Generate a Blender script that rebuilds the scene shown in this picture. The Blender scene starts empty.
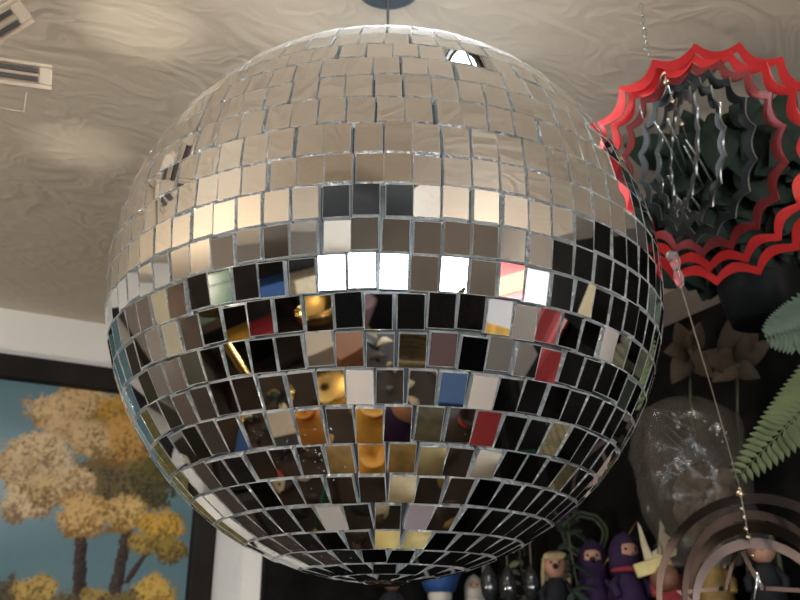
import bpy, bmesh, math, random
import numpy as np
from math import sin, cos, pi, radians, sqrt, atan2, asin, atan
from mathutils import Vector, Matrix, noise as mnoise

random.seed(11)
S = bpy.context.scene
COL = S.collection

# ------------------------------------------------------------------ camera
PITCH, YAW, FPX = radians(22.27), radians(27.3), 847.0
CAM = Vector((0, 0, 1.70))
FW = Vector((sin(YAW) * cos(PITCH), cos(YAW) * cos(PITCH), sin(PITCH)))
RT = Vector((cos(YAW), -sin(YAW), 0))
UP = RT.cross(FW)


def ray(px, py):
    return (FW + RT * ((px - 400) / FPX) + UP * ((300 - py) / FPX)).normalized()


def P(px, py, rng):                      # a place at a measured distance from the camera
    return CAM + ray(px, py) * rng


def hit(px, py, ax, val):                # a place on a wall
    d = ray(px, py)
    return CAM + d * ((val - CAM[ax]) / d[ax])


# ------------------------------------------------------------------ materials
def mat(name, color=(.5, .5, .5), rough=.6, metal=0.0, var=0.0, vscale=20, bump=0.0, bscale=60, emit=None, estr=0,
        trans=0.0, alpha=1.0, ior=1.45, detail=4, color2=None, coat=0.0):
    m = bpy.data.materials.new(name)
    m.use_nodes = True
    nt = m.node_tree
    b = nt.nodes['Principled BSDF']
    b.inputs['Base Color'].default_value = (*color, 1)
    b.inputs['Roughness'].default_value = rough
    b.inputs['Metallic'].default_value = metal
    b.inputs['IOR'].default_value = ior
    b.inputs['Transmission Weight'].default_value = trans
    b.inputs['Alpha'].default_value = alpha
    b.inputs['Coat Weight'].default_value = coat
    if emit:
        b.inputs['Emission Color'].default_value = (*emit, 1)
        b.inputs['Emission Strength'].default_value = estr
    tc = nt.nodes.new('ShaderNodeTexCoord')
    if var or color2:
        n = nt.nodes.new('ShaderNodeTexNoise')
        n.inputs['Scale'].default_value = vscale
        n.inputs['Detail'].default_value = detail
        nt.links.new(tc.outputs['Object'], n.inputs['Vector'])
        r = nt.nodes.new('ShaderNodeValToRGB')
        r.color_ramp.elements[0].position = .3
        r.color_ramp.elements[1].position = .7
        c2 = color2 or tuple(min(1, c * (1 + var)) for c in color)
        c1 = color if color2 else tuple(c * (1 - var) for c in color)
        r.color_ramp.elements[0].color = (*c1, 1)
        r.color_ramp.elements[1].color = (*c2, 1)
        nt.links.new(n.outputs['Fac'], r.inputs['Fac'])
        nt.links.new(r.outputs['Color'], b.inputs['Base Color'])
    if bump:
        n = nt.nodes.new('ShaderNodeTexNoise')
        n.inputs['Scale'].default_value = bscale
        n.inputs['Detail'].default_value = 5
        nt.links.new(tc.outputs['Object'], n.inputs['Vector'])
        bp = nt.nodes.new('ShaderNodeBump')
        bp.inputs['Strength'].default_value = bump
        bp.inputs['Distance'].default_value = .01
        nt.links.new(n.outputs['Fac'], bp.inputs['Height'])
        nt.links.new(bp.outputs['Normal'], b.inputs['Normal'])
    return m


def ceiling_material():
    m = mat('embossed_ceiling_paper', (.60, .52, .42), .55)
    nt = m.node_tree
    b = nt.nodes['Principled BSDF']
    tc = nt.nodes.new('ShaderNodeTexCoord')
    mp = nt.nodes.new('ShaderNodeMapping')
    mp.inputs['Rotation'].default_value = (0, 0, -YAW)
    mp.inputs['Scale'].default_value = (7, 12, 9)
    nt.links.new(tc.outputs['Object'], mp.inputs['Vector'])
    n1 = nt.nodes.new('ShaderNodeTexNoise')
    n1.inputs['Scale'].default_value = 1.6
    n1.inputs['Detail'].default_value = 2
    n1.inputs['Distortion'].default_value = 1.6
    nt.links.new(mp.outputs['Vector'], n1.inputs['Vector'])
    # ridges: 1 - |2n-1|
    a = nt.nodes.new('ShaderNodeMath'); a.operation = 'MULTIPLY_ADD'
    a.inputs[1].default_value = 2.6; a.inputs[2].default_value = -.8
    nt.links.new(n1.outputs['Fac'], a.inputs[0])
    s = nt.nodes.new('ShaderNodeMath'); s.operation = 'PINGPONG'; s.inputs[1].default_value = .5
    nt.links.new(a.outputs[0], s.inputs[0])
    n2 = nt.nodes.new('ShaderNodeTexNoise')
    n2.inputs['Scale'].default_value = 60
    nt.links.new(tc.outputs['Object'], n2.inputs['Vector'])
    ad = nt.nodes.new('ShaderNodeMath'); ad.operation = 'MULTIPLY_ADD'; ad.inputs[1].default_value = .05
    nt.links.new(n2.outputs['Fac'], ad.inputs[0])
    nt.links.new(s.outputs[0], ad.inputs[2])
    bp = nt.nodes.new('ShaderNodeBump')
    bp.inputs['Strength'].default_value = .13
    bp.inputs['Distance'].default_value = .02
    nt.links.new(ad.outputs[0], bp.inputs['Height'])
    nt.links.new(bp.outputs['Normal'], b.inputs['Normal'])
    return m


def mirror_material():
    m = mat('silvered_mirror', (.92, .92, .90), .0, 1.0)
    nt = m.node_tree
    b = nt.nodes['Principled BSDF']
    tc = nt.nodes.new('ShaderNodeTexCoord')
    n = nt.nodes.new('ShaderNodeTexNoise')       # dust and scuffs on the glass
    n.inputs['Scale'].default_value = 9
    n.inputs['Detail'].default_value = 3
    nt.links.new(tc.outputs['Object'], n.inputs['Vector'])
    v = nt.nodes.new('ShaderNodeTexNoise')
    v.inputs['Scale'].default_value = 420
    v.inputs['Detail'].default_value = 2
    nt.links.new(tc.outputs['Object'], v.inputs['Vector'])
    mul = nt.nodes.new('ShaderNodeMath'); mul.operation = 'MULTIPLY'
    nt.links.new(n.outputs['Fac'], mul.inputs[0]); nt.links.new(v.outputs['Fac'], mul.inputs[1])
    r = nt.nodes.new('ShaderNodeValToRGB')
    r.color_ramp.elements[0].position = .405
    r.color_ramp.elements[1].position = .46
    r.color_ramp.elements[0].color = (0, 0, 0, 1)
    r.color_ramp.elements[1].color = (.5, .5, .5, 1)
    nt.links.new(mul.outputs[0], r.inputs['Fac'])
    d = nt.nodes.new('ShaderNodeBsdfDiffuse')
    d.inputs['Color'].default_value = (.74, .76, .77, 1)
    # glare along the ball top, put into upward-facing tiles as pale dust
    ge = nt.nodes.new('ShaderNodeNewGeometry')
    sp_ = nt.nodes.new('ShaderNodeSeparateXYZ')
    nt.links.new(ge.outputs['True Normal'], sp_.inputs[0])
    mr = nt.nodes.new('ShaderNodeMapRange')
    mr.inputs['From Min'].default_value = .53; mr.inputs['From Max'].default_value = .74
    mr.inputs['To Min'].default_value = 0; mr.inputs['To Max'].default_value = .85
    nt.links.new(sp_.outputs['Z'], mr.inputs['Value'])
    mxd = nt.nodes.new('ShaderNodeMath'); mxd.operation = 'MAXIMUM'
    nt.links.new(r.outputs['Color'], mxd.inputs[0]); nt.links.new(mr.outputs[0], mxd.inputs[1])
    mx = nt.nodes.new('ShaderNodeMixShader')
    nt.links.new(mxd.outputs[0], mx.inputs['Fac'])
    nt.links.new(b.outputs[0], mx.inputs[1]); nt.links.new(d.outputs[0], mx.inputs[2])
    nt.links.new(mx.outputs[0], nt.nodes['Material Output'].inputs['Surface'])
    return m


def paint_material():
    m = mat('oil_paint', (.5, .5, .5), .55)
    nt = m.node_tree
    a = nt.nodes.new('ShaderNodeAttribute')
    a.attribute_name = 'paint'
    nt.links.new(a.outputs['Color'], nt.nodes['Principled BSDF'].inputs['Base Color'])
    return m


M = {
    'ceiling': ceiling_material(),
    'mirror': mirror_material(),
    'glass_edge': mat('cut_glass_edge', (.86, .90, .91), .28, .85, var=.12, vscale=160, bump=.9, bscale=420),
    'core': mat('silver_ball_core', (.16, .175, .18), .35, .6, var=.35, vscale=80),
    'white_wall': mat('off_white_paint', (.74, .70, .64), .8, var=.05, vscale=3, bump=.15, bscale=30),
    'shade_wall': mat('taupe_shade_paint', (.15, .132, .115), .8, var=.08, vscale=4, bump=.15, bscale=30),  # taupe of two walls; on the right wall it puts shade into the colour
    'floor': mat('dark_floor_boards', (.08, .055, .04), .5, var=.4, vscale=6),
    'frame': mat('dark_stained_wood', (.014, .011, .009), .6, var=.3, vscale=14),
    'paint': paint_material(),
    'black_board': mat('blackened_board', (.006, .0055, .005), .9, var=.6, vscale=18, bump=.3, bscale=50),
    'chrome': mat('chrome', (.8, .8, .8), .15, 1.0),
    'slate': mat('slate_blue_metal', (.10, .13, .16), .4, .4),
    'red_metal': mat('red_lacquered_metal', (.70, .035, .035), .30, .6, coat=.6),
    'steel_edge': mat('bare_steel_edge', (.30, .32, .31), .35, .8),
    'maroon_metal': mat('maroon_lacquered_metal', (.22, .025, .028), .28, .5, coat=.5),
    'black_metal': mat('black_polished_metal', (.010, .011, .011), .35, .0),
    'copper_metal': mat('dark_copper_metal', (.075, .055, .048), .36, 1.0, var=.4, vscale=14),
    'tan_wood': mat('pale_plywood', (.52, .42, .31), .6, var=.1, vscale=20),
    'slot_dark': mat('dark_slot', (.06, .05, .045), .7),
    'clear': mat('clear_plastic', (.92, .95, .95), .08, trans=.9, ior=1.4),
    'line': mat('nylon_line', (.35, .28, .20), .3),
    'bead': mat('gilt_bead', (.85, .68, .45), .15, .9),
    'strand': mat('silver_strand', (.75, .8, .78), .2, .8),
    'leaf_dark': mat('dark_green_leaf', (.024, .036, .027), .8, var=.22, vscale=9),
    'pot': mat('black_pot', (.010, .011, .011), .5),
    'moss': mat('olive_moss', (.10, .095, .06), .9, var=.3, vscale=60),
    'fern_blue': mat('blue_green_fern', (.08, .115, .082), .6, var=.2, vscale=40),
    'fern_lime': mat('yellow_green_fern', (.105, .13, .052), .6, var=.2, vscale=40),
    'stem': mat('brown_stem', (.05, .06, .03), .7),
    'petal': mat('dried_brown_petal', (.06, .044, .032), .8, var=.3, vscale=30),
    'cream': mat('cream_card', (.52, .45, .30), .7, var=.15, vscale=50),
    'yellow_card': mat('pale_yellow_card', (.60, .50, .22), .6, var=.2, vscale=60),
    'gold_fabric': mat('golden_brown_fabric', (.26, .17, .05), .6, var=.4, vscale=40),
    'skin': mat('painted_peach_face', (.46, .24, .16), .6),
    'dark_skin': mat('brown_wooden_face', (.16, .075, .045), .5),
    'blond': mat('blond_yarn', (.38, .30, .16), .8, var=.3, vscale=70),
    'purple': mat('purple_felt', (.036, .02, .056), .85, var=.2, vscale=60),
    'plum': mat('dark_plum_felt', (.035, .018, .05), .85),
    'red_felt': mat('red_felt', (.28, .03, .04), .8),
    'blue_felt': mat('royal_blue_felt', (.02, .07, .22), .7),
    'ivory': mat('ivory_felt', (.55, .50, .42), .7),
    'black': mat('matt_black', (.008, .008, .008), .6),
    'charcoal': mat('charcoal_cloth', (.02, .021, .024), .9, var=.3, vscale=50),
    'pearl': mat('dark_glass_drop', (.03, .032, .033), .16, .3, coat=1),
    'brass': mat('polished_brass', (.83, .58, .20), .16, 1.0, var=.15, vscale=8),
    'gold_cloth': mat('golden_yellow_cloth', (.72, .40, .06), .6, var=.25, vscale=18),
    'red_card': mat('deep_red_card', (.30, .025, .03), .5),
    'bright_red': mat('bright_red_enamel', (.62, .03, .03), .3),
    'blue_card': mat('blue_card', (.03, .11, .30), .5),
    'sky_card': mat('pale_blue_card', (.55, .64, .85), .5),
    'white_card': mat('white_card', (.88, .87, .90), .6),
    'olive_wicker': mat('olive_wicker', (.20, .17, .09), .8, var=.35, vscale=50),
    'walnut': mat('walnut_veneer', (.034, .021, .014), .65, var=.35, vscale=10),
    'green_glaze': mat('green_glaze', (.03, .09, .05), .2),
    'shade_black': mat('black_lampshade', (.006, .0065, .0075), .95),
    'bulb': mat('added_warm_bulb', (1, .8, .5), .4, emit=(1, .72, .4), estr=25),  # glowing bulb of the added uplighters
    'cool_lens': mat('added_lamp_lens', (1, 1, 1), .4, emit=(.85, .94, 1), estr=13),  # glowing lens of the added ceiling lamps
    'window_frame': mat('white_window_frame', (.8, .8, .78), .5),
}


for k_ in ('black_metal', 'frame', 'black_board', 'charcoal', 'leaf_dark', 'pot', 'purple', 'plum', 'petal', 'paint'):
    M[k_].node_tree.nodes['Principled BSDF'].inputs['Specular IOR Level'].default_value = .12


# ------------------------------------------------------------------ mesh helpers
def link(name, me, parent=None):
    o = bpy.data.objects.new(name, me)
    COL.objects.link(o)
    if parent is not None:
        o.parent = parent
    return o


class MB:
    """Collects shapes in one mesh; world coordinates, moved to the parent's frame on build."""

    def __init__(self):
        self.v, self.f, self.mi, self.sm = [], [], [], []

    def add(self, vs, fs, mi=0, smooth=False):
        o = len(self.v)
        self.v += [Vector(v) for v in vs]
        for f in fs:
            self.f.append([i + o for i in f]); self.mi.append(mi); self.sm.append(smooth)
        return self

    def box(self, c, s, rot=None, mi=0):
        c = Vector(c); sx, sy, sz = s[0] / 2, s[1] / 2, s[2] / 2
        vs = [Vector((x, y, z)) for x in (-sx, sx) for y in (-sy, sy) for z in (-sz, sz)]
        if rot is not None:
            vs = [rot @ v for v in vs]
        return self.add([c + v for v in vs],
                        [(0, 1, 3, 2), (4, 6, 7, 5), (0, 4, 5, 1), (2, 3, 7, 6), (0, 2, 6, 4), (1, 5, 7, 3)], mi)

    def tube(self, pts, r, seg=8, mi=0, closed=False):
        pts = [Vector(p) for p in pts]
        n = len(pts)
        rs = r if isinstance(r, (list, tuple)) else [r] * n
        vs, ref = [], None
        for i, p in enumerate(pts):
            a = pts[(i - 1) % n] if closed else pts[max(0, i - 1)]
            b = pts[(i + 1) % n] if closed else pts[min(n - 1, i + 1)]
            t = (b - a).normalized()
            if ref is None:
                ref = t.orthogonal().normalized()
            ref = (ref - t * ref.dot(t))
            ref = ref.normalized() if ref.length > 1e-6 else t.orthogonal().normalized()
            bi = t.cross(ref)
            for k in range(seg):
                q = 2 * pi * k / seg
                vs.append(p + (ref * cos(q) + bi * sin(q)) * rs[i])
        fs = []
        for i in range(n if closed else n - 1):
            j = (i + 1) % n
            for k in range(seg):
                l = (k + 1) % seg
                fs.append((i * seg + k, i * seg + l, j * seg + l, j * seg + k))
        if not closed:
            fs.append(tuple(range(seg))[::-1]); fs.append(tuple((n - 1) * seg + k for k in range(seg)))
        return self.add(vs, fs, mi, True)

    def lathe(self, prof, c=(0, 0, 0), seg=32, mi=0, rot=None, smooth=True, squash=1.0):
        c = Vector(c); vs, fs = [], []
        for (r, z) in prof:
            for k in range(seg):
                q = 2 * pi * k / seg
                v = Vector((r * cos(q), r * sin(q) * squash, z))
                vs.append(c + (rot @ v if rot is not None else v))
        for i in range(len(prof) - 1):
            for k in range(seg):
                l = (k + 1) % seg
                fs.append((i * seg + k, i * seg + l, (i + 1) * seg + l, (i + 1) * seg + k))
        if prof[0][0] > 1e-5: fs.append(tuple(range(seg))[::-1])
        if prof[-1][0] > 1e-5: fs.append(tuple((len(prof) - 1) * seg + k for k in range(seg)))
        return self.add(vs, fs, mi, smooth)

    def ball(self, c, r, seg=20, mi=0, rot=None):
        r = r if isinstance(r, (tuple, list)) else (r, r, r)
        n = max(6, seg // 2); c = Vector(c); vs, fs = [], []
        for i in range(n + 1):
            a = -pi / 2 + pi * i / n
            for k in range(seg):
                q = 2 * pi * k / seg
                v = Vector((r[0] * cos(a) * cos(q), r[1] * cos(a) * sin(q), r[2] * sin(a)))
                vs.append(c + (rot @ v if rot is not None else v))
        for i in range(n):
            for k in range(seg):
                l = (k + 1) % seg
                fs.append((i * seg + k, i * seg + l, (i + 1) * seg + l, (i + 1) * seg + k))
        return self.add(vs, fs, mi, True)

    def slab(self, outline, n, th, mi=0, smooth=False):
        """solid of an outline (list of points) thickened along n"""
        n = Vector(n).normalized() * th
        a = [Vector(p) - n / 2 for p in outline]; b = [Vector(p) + n / 2 for p in outline]
        k = len(a)
        fs = [tuple(range(k))[::-1], tuple(range(k, 2 * k))]
        fs += [(i, (i + 1) % k, k + (i + 1) % k, k + i) for i in range(k)]
        return self.add(a + b, fs, mi, smooth)

    def band(self, outer, inner, n, th, mi=0, edge=0):
        """flat closed band between two loops, thickened along n"""
        n = Vector(n).normalized() * (th / 2); k = len(outer)
        vs = [Vector(p) + n for p in outer] + [Vector(p) + n for p in inner] + \
             [Vector(p) - n for p in outer] + [Vector(p) - n for p in inner]
        fs, ms = [], []
        for i in range(k):
            j = (i + 1) % k
            fs += [(i, j, k + j, k + i), (2 * k + j, 2 * k + i, 3 * k + i, 3 * k + j),
                   (j, i, 2 * k + i, 2 * k + j), (k + i, k + j, 3 * k + j, 3 * k + i)]
            ms += [mi, mi, edge, edge]
        self.add(vs, fs, mi); self.mi[-len(ms):] = ms
        return self

    def leaf(self, base, tip, width, nrm, mi=0, th=.0006, curl=.12, n=6):
        base, tip = Vector(base), Vector(tip)
        d = tip - base; L = d.length; t = d.normalized()
        nrm = Vector(nrm); nrm = (nrm - t * nrm.dot(t))
        nrm = nrm.normalized() if nrm.length > 1e-6 else t.orthogonal().normalized()
        s = t.cross(nrm)
        vs, fs = [], []
        for i in range(n + 1):
            u = i / n
            w = width / 2 * (sin(pi * u ** .8) ** .8 if 0 < u < 1 else .02)
            c = base + d * u + nrm * (curl * L * sin(pi * u))
            vs += [c - s * w + nrm * w * .25, c, c + s * w + nrm * w * .25]
            vs += [c - s * w + nrm * (w * .25 - th), c - nrm * th * 1.5, c + s * w + nrm * (w * .25 - th)]
        for i in range(n):
            a, b = i * 6, i * 6 + 6
            fs += [(a, a + 1, b + 1, b), (a + 1, a + 2, b + 2, b + 1), (a + 4, a + 3, b + 3, b + 4), (a + 5, a + 4, b + 4, b + 5),
                   (a + 3, a, b, b + 3), (a + 2, a + 5, b + 5, b + 2)]
        return self.add(vs, fs, mi, True)

    def build(self, name, mats, parent=None, origin=None):
        if not isinstance(mats, (list, tuple)): mats = [mats]
        inv = Matrix.Identity(4)
        if parent is not None:
            inv = world(parent).inverted()
        elif origin is not None:
            inv = Matrix.Translation(-Vector(origin))
        me = bpy.data.meshes.new(name)
        me.from_pydata([inv @ v for v in self.v], [], self.f)
        for m in mats: me.materials.append(m)
        me.polygons.foreach_set('material_index', self.mi)
        me.polygons.foreach_set('use_smooth', self.sm)
        bm = bmesh.new(); bm.from_mesh(me)
        bmesh.ops.recalc_face_normals(bm, faces=bm.faces)
        bm.to_mesh(me); bm.free()
        me.update()
        o = link(name, me, parent)
        if parent is None and origin is not None:
            o.location = origin
        return o


def world(o):
    m = Matrix.Translation(o.location) @ o.rotation_euler.to_matrix().to_4x4()
    return (world(o.parent) @ m) if o.parent else m


def tag(o, label=None, cat=None, group=None, kind=None):
    if label: o['label'] = label
    if cat: o['category'] = cat
    if group: o['group'] = group
    if kind: o['kind'] = kind
    return o


def thing(name, loc, label, cat, group=None):
    o = bpy.data.objects.new(name, None)
    o.empty_display_size = .02
    COL.objects.link(o)
    o.location = loc
    return tag(o, label, cat, group)


def bevel(o, w=.002, seg=2):
    m = o.modifiers.new('bevel', 'BEVEL'); m.width = w; m.segments = seg; m.limit_method = 'ANGLE'
    return o


def struct(name, mb, m, label=None, parent=None):
    o = mb.build(name, m, parent)
    if parent is None:
        tag(o, label, None, None, 'structure')
    return o


# ------------------------------------------------------------------ the room
XL, XR, YF, YB, ZC = -2.4, .909, -2.4, 1.4065, 2.2
T = .08
struct('floor', MB().box(((XL + XR) / 2, (YF + YB) / 2, -T / 2), (XR - XL + 2 * T, YB - YF + 2 * T, T)), M['floor'], 'dark boarded shop floor')
struct('ceiling', MB().box(((XL + XR) / 2, (YF + YB) / 2, ZC + T / 2), (XR - XL + 2 * T, YB - YF + 2 * T, T)), M['ceiling'],
       'beige ceiling in swirling embossed paper')
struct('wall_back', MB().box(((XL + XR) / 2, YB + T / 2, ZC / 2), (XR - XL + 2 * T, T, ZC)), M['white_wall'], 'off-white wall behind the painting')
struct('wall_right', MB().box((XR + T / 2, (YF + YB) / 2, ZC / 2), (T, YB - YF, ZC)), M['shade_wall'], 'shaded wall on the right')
W3 = (-2.36, -1.75, 1.10, 1.50)                    # y0, y1, z0, z1
struct('wall_left', MB().box((XL - T / 2, (W3[1] + YB) / 2, ZC / 2), (T, YB - W3[1], ZC)).box((XL - T / 2, (YF + W3[0]) / 2, ZC / 2), (T, W3[0] - YF, ZC))
       .box((XL - T / 2, (W3[0] + W3[1]) / 2, W3[2] / 2), (T, W3[1] - W3[0], W3[2]))
       .box((XL - T / 2, (W3[0] + W3[1]) / 2, (W3[3] + ZC) / 2), (T, W3[1] - W3[0], ZC - W3[3])), M['shade_wall'], 'taupe wall on the far left')
# wall_front with the window opening
WX0, WX1, WZ0, WZ1 = -2.05, -.45, 1.12, 1.66
W2 = (.10, .46, 1.16, 1.52)
wf = MB()
wf.box(((XL + WX0) / 2, YF - T / 2, ZC / 2), (WX0 - XL, T, ZC))
wf.box(((W2[0] + WX1) / 2, YF - T / 2, ZC / 2), (W2[0] - WX1, T, ZC))
wf.box(((XR + W2[1]) / 2, YF - T / 2, ZC / 2), (XR - W2[1], T, ZC))
wf.box(((W2[0] + W2[1]) / 2, YF - T / 2, W2[2] / 2), (W2[1] - W2[0], T, W2[2]))
wf.box(((W2[0] + W2[1]) / 2, YF - T / 2, (W2[3] + ZC) / 2), (W2[1] - W2[0], T, ZC - W2[3]))
wf.box(((WX0 + WX1) / 2, YF - T / 2, WZ0 / 2), (WX1 - WX0, T, WZ0))
wf.box(((WX0 + WX1) / 2, YF - T / 2, (WZ1 + ZC) / 2), (WX1 - WX0, T, ZC - WZ1))
struct('wall_front', wf, M['shade_wall'], 'taupe wall behind the viewer')
win = tag(MB().box(((WX0 + WX1) / 2, YF - T + .01, WZ0 + .012), (WX1 - WX0, .10, .024))
          .box(((WX0 + WX1) / 2, YF - T + .01, WZ1 - .012), (WX1 - WX0, .10, .024))
          .box((WX0 + .012, YF - T + .01, (WZ0 + WZ1) / 2), (.024, .10, WZ1 - WZ0 - .048))
          .box((WX1 - .012, YF - T + .01, (WZ0 + WZ1) / 2), (.024, .10, WZ1 - WZ0 - .048))
          .box((WX1 - .36, YF - T + .01, (WZ0 + WZ1) / 2), (.03, .05, WZ1 - WZ0 - .048)).build('window_1', M['window_frame']),
          'wide bright window behind the viewer', None, None, 'structure')


w2 = MB(); x0_, x1_, z0_, z1_ = W2
for (c_, d_) in ((((x0_ + x1_) / 2, z0_ + .01), (x1_ - x0_, .02)), (((x0_ + x1_) / 2, z1_ - .01), (x1_ - x0_, .02)),
                 ((x0_ + .01, (z0_ + z1_) / 2), (.02, z1_ - z0_ - .04)), ((x1_ - .01, (z0_ + z1_) / 2), (.02, z1_ - z0_ - .04))):
    w2.box((c_[0], YF - T + .01, c_[1]), (d_[0], .10, d_[1]))
tag(w2.build('window_2', M['window_frame']), 'narrow window behind the viewer', None, None, 'structure')
w3 = MB(); x0_, x1_, z0_, z1_ = W3
for (c_, d_) in ((((x0_ + x1_) / 2, z0_ + .01), (x1_ - x0_, .02)), (((x0_ + x1_) / 2, z1_ - .01), (x1_ - x0_, .02)),
                 ((x0_ + .01, (z0_ + z1_) / 2), (.02, z1_ - z0_ - .04)), ((x1_ - .01, (z0_ + z1_) / 2), (.02, z1_ - z0_ - .04))):
    w3.box((XL - T + .01, c_[0], c_[1]), (.10, d_[0], d_[1]))
tag(w3.build('window_3', M['window_frame']), 'small corner window on the far left wall', None, None, 'structure')


# ------------------------------------------------------------------ the mirror ball
R = .182
BALL = P(386, 304, .5824)
EL = asin(ray(386, 304).z)
AZ = atan2(CAM.y - BALL.y, CAM.x - BALL.x)          # heading from the ball to the camera
ROWY = [43.7, 57, 74.5, 96, 122, 152.5, 182.5, 217, 252.5, 291, 330, 367.5, 405, 443, 474, 502.5, 529]
ROWX = [390, 400, 401, 375, 381.5, 383.5, 381.5, 380.5, 378, 395, 397, 377, 385, 387.5, 387.5, 376, 403, 390, 375]
D_, F_ = 3.2, 278.5 * sqrt(3.2 ** 2 - 1)


def row_t(y):
    u = (304 - y) / F_; a = sqrt(1 + u * u)
    return asin(u * D_ / a) - atan(u)


edges = [row_t(y) - EL for y in ROWY]
PITCHR = radians(5.85)
top = []
e = edges[0]
while e + PITCHR < radians(86):
    e += PITCHR; top.append(e)
edges = top[::-1] + edges
n_top = len(top)
while edges[-1] - PITCHR > radians(-87.5):
    edges.append(edges[-1] - PITCHR)

ball = thing('mirror_ball', BALL, 'large mirror ball of small square mirror tiles hanging from the ceiling', 'mirror ball')
MB().ball(BALL, R - .0044, 96).build('ball_core', M['core'], ball)
rng = random.Random(5)
TILT = {}
for k in range(len(edges) - 1):
    l0, l1 = edges[k], edges[k + 1]
    lat = (l0 + l1) / 2
    kk = k - n_top
    hgt = R * (l0 - l1) * (.955 if kk < 6 else .93)
    n = max(6, round(2 * pi * cos(lat) / .0808))
    if 0 <= kk < len(ROWX):
        t = lat + EL
        ph = (ROWX[kk] - 386) * (D_ - cos(t)) / F_ / max(.05, cos(lat))
    else:
        ph = rng.uniform(0, 1)
    step = 2 * pi / n
    wid = min(R * cos(lat) * step, R * .0808) * (.95 if kk < 6 else .915)
    mb = MB()
    for j in range(n):
        lon = ph + (j + .5) * step                     # to the right of the camera heading
        if lon > pi: lon -= 2 * pi
        a = AZ + lon
        nr = Vector((cos(lat) * cos(a), cos(lat) * sin(a), sin(lat)))
        ea = Vector((-sin(a), cos(a), 0)); no = nr.cross(ea)
        jj = j if j < n / 2 else j - n
        dv = TILT.get((kk, jj), None)
        g = (rng.gauss(0, .85), rng.gauss(0, .85), rng.gauss(0, .6), rng.gauss(0, .0005), rng.gauss(0, .0005))
        du, dw = (g[0], g[1]) if dv is None else dv
        rot = Matrix.Rotation(radians(g[2]), 3, nr) @ Matrix.Rotation(radians(dw), 3, ea) @ Matrix.Rotation(radians(du), 3, no)
        x, y, z = rot @ ea, rot @ no, rot @ nr
        c = BALL + nr * R + ea * g[3] + no * g[4]
        w2, h2, th = wid / 2, hgt / 2, .0040
        vs = [c - x * w2 - y * h2, c + x * w2 - y * h2, c + x * w2 + y * h2, c - x * w2 + y * h2]
        q = .0003
        ins = [c - x * (w2 - q) - y * (h2 - q) + z * q, c + x * (w2 - q) - y * (h2 - q) + z * q,
               c + x * (w2 - q) + y * (h2 - q) + z * q, c - x * (w2 - q) + y * (h2 - q) + z * q]
        bot = [v - z * th for v in vs]
        o = len(mb.v)
        mb.add(ins + vs + bot, [(0, 1, 2, 3)], 0)
        mb.f += [[o + i for i in f] for f in
                 [(4, 5, 1, 0), (5, 6, 2, 1), (6, 7, 3, 2), (7, 4, 0, 3), (8, 9, 5, 4), (9, 10, 6, 5), (10, 11, 7, 6), (11, 8, 4, 7), (11, 10, 9, 8)]]
        mb.mi += [1] * 9; mb.sm += [False] * 9
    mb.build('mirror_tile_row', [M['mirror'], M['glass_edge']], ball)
# caps and hanging loop
MB().lathe([(.016, .1775), (.016, .1825), (.010, .1845), (.0, .1850)], BALL, 24).build('top_cap', M['chrome'], ball)
MB().lathe([(.0, -.1845), (.010, -.184), (.014, -.182), (.014, -.1775)], BALL, 24).build('bottom_cap', M['chrome'], ball)
zt = BALL.z + R
lp = [Vector((BALL.x + .006 * cos(q) * RT.x, BALL.y + .006 * cos(q) * RT.y, zt + .0085 + .0075 * sin(q))) for q in np.linspace(0, 2 * pi, 20, endpoint=False)]
MB().tube(lp, .0011, 8, closed=True).build('hanging_loop', M['chrome'], ball)

# ceiling plate with a hook from which the ball hangs
pl = thing('ceiling_hook_plate', (BALL.x, BALL.y, ZC), 'round slate blue ceiling plate with a hook right above the mirror ball', 'ceiling hook')
MB().lathe([(.0, -.0045), (.024, -.0045), (.0275, -.0035), (.028, -.002), (.028, -.0002)], (BALL.x, BALL.y, ZC), 40).build('plate', M['slate'], pl)
hk = [Vector((BALL.x, BALL.y, ZC - .005)), Vector((BALL.x, BALL.y, zt + .034))]
zc = zt + .0205
for q in np.linspace(pi / 2, pi / 2 + 1.6 * pi, 14):
    hk.append(Vector((BALL.x, BALL.y, zc)) + (RT.cross(Vector((0, 0, 1)))) * .0065 * cos(q) + Vector((0, 0, .0065 * sin(q))))
MB().tube(hk, .0012, 8).build('hook', M['chrome'], pl)
MB().ball((BALL.x, BALL.y, ZC - .0055), .0032, 12).build('screw', M['bead'], pl)

# ------------------------------------------------------------------ the painting
PX0, PX1, PZ0, PZ1 = -.36, .343, 1.56, 2.081
FRW = .0375
pt = thing('framed_painting', (PX0, YB - .02, PZ0), 'painting of autumn trees under a blue sky in a wide dark wooden frame', 'painting')
fr = MB()
yo, yi = YB - .030, YB - .001
for (x0, x1, z0, z1) in ((PX0 - FRW, PX1 + FRW, PZ1, PZ1 + FRW), (PX0 - FRW, PX1 + FRW, PZ0 - FRW, PZ0),
                         (PX0 - FRW, PX0, PZ0, PZ1), (PX1, PX1 + FRW, PZ0, PZ1)):
    fr.box(((x0 + x1) / 2, (yo + yi) / 2, (z0 + z1) / 2), (x1 - x0, yi - yo, z1 - z0))
bevel(fr.build('picture_frame', M['frame'], pt), .004, 3)

nx, nz = 330, 250
yc = YB - .012
xs = np.linspace(PX0, PX1, nx); zs = np.linspace(PZ0, PZ1, nz)
prs = random.Random(3)


def wallxy(cx, cy):                        # from the enlarged view of the painting
    h = hit(cx * .4334, 340 + cy * .4334, 1, yc)
    return h.x, h.z


SC = abs(wallxy(300, 400)[0] - wallxy(200, 400)[0]) / 100
X, Z = np.meshgrid(xs, zs)
img = np.zeros((nz, nx, 3))


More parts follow.
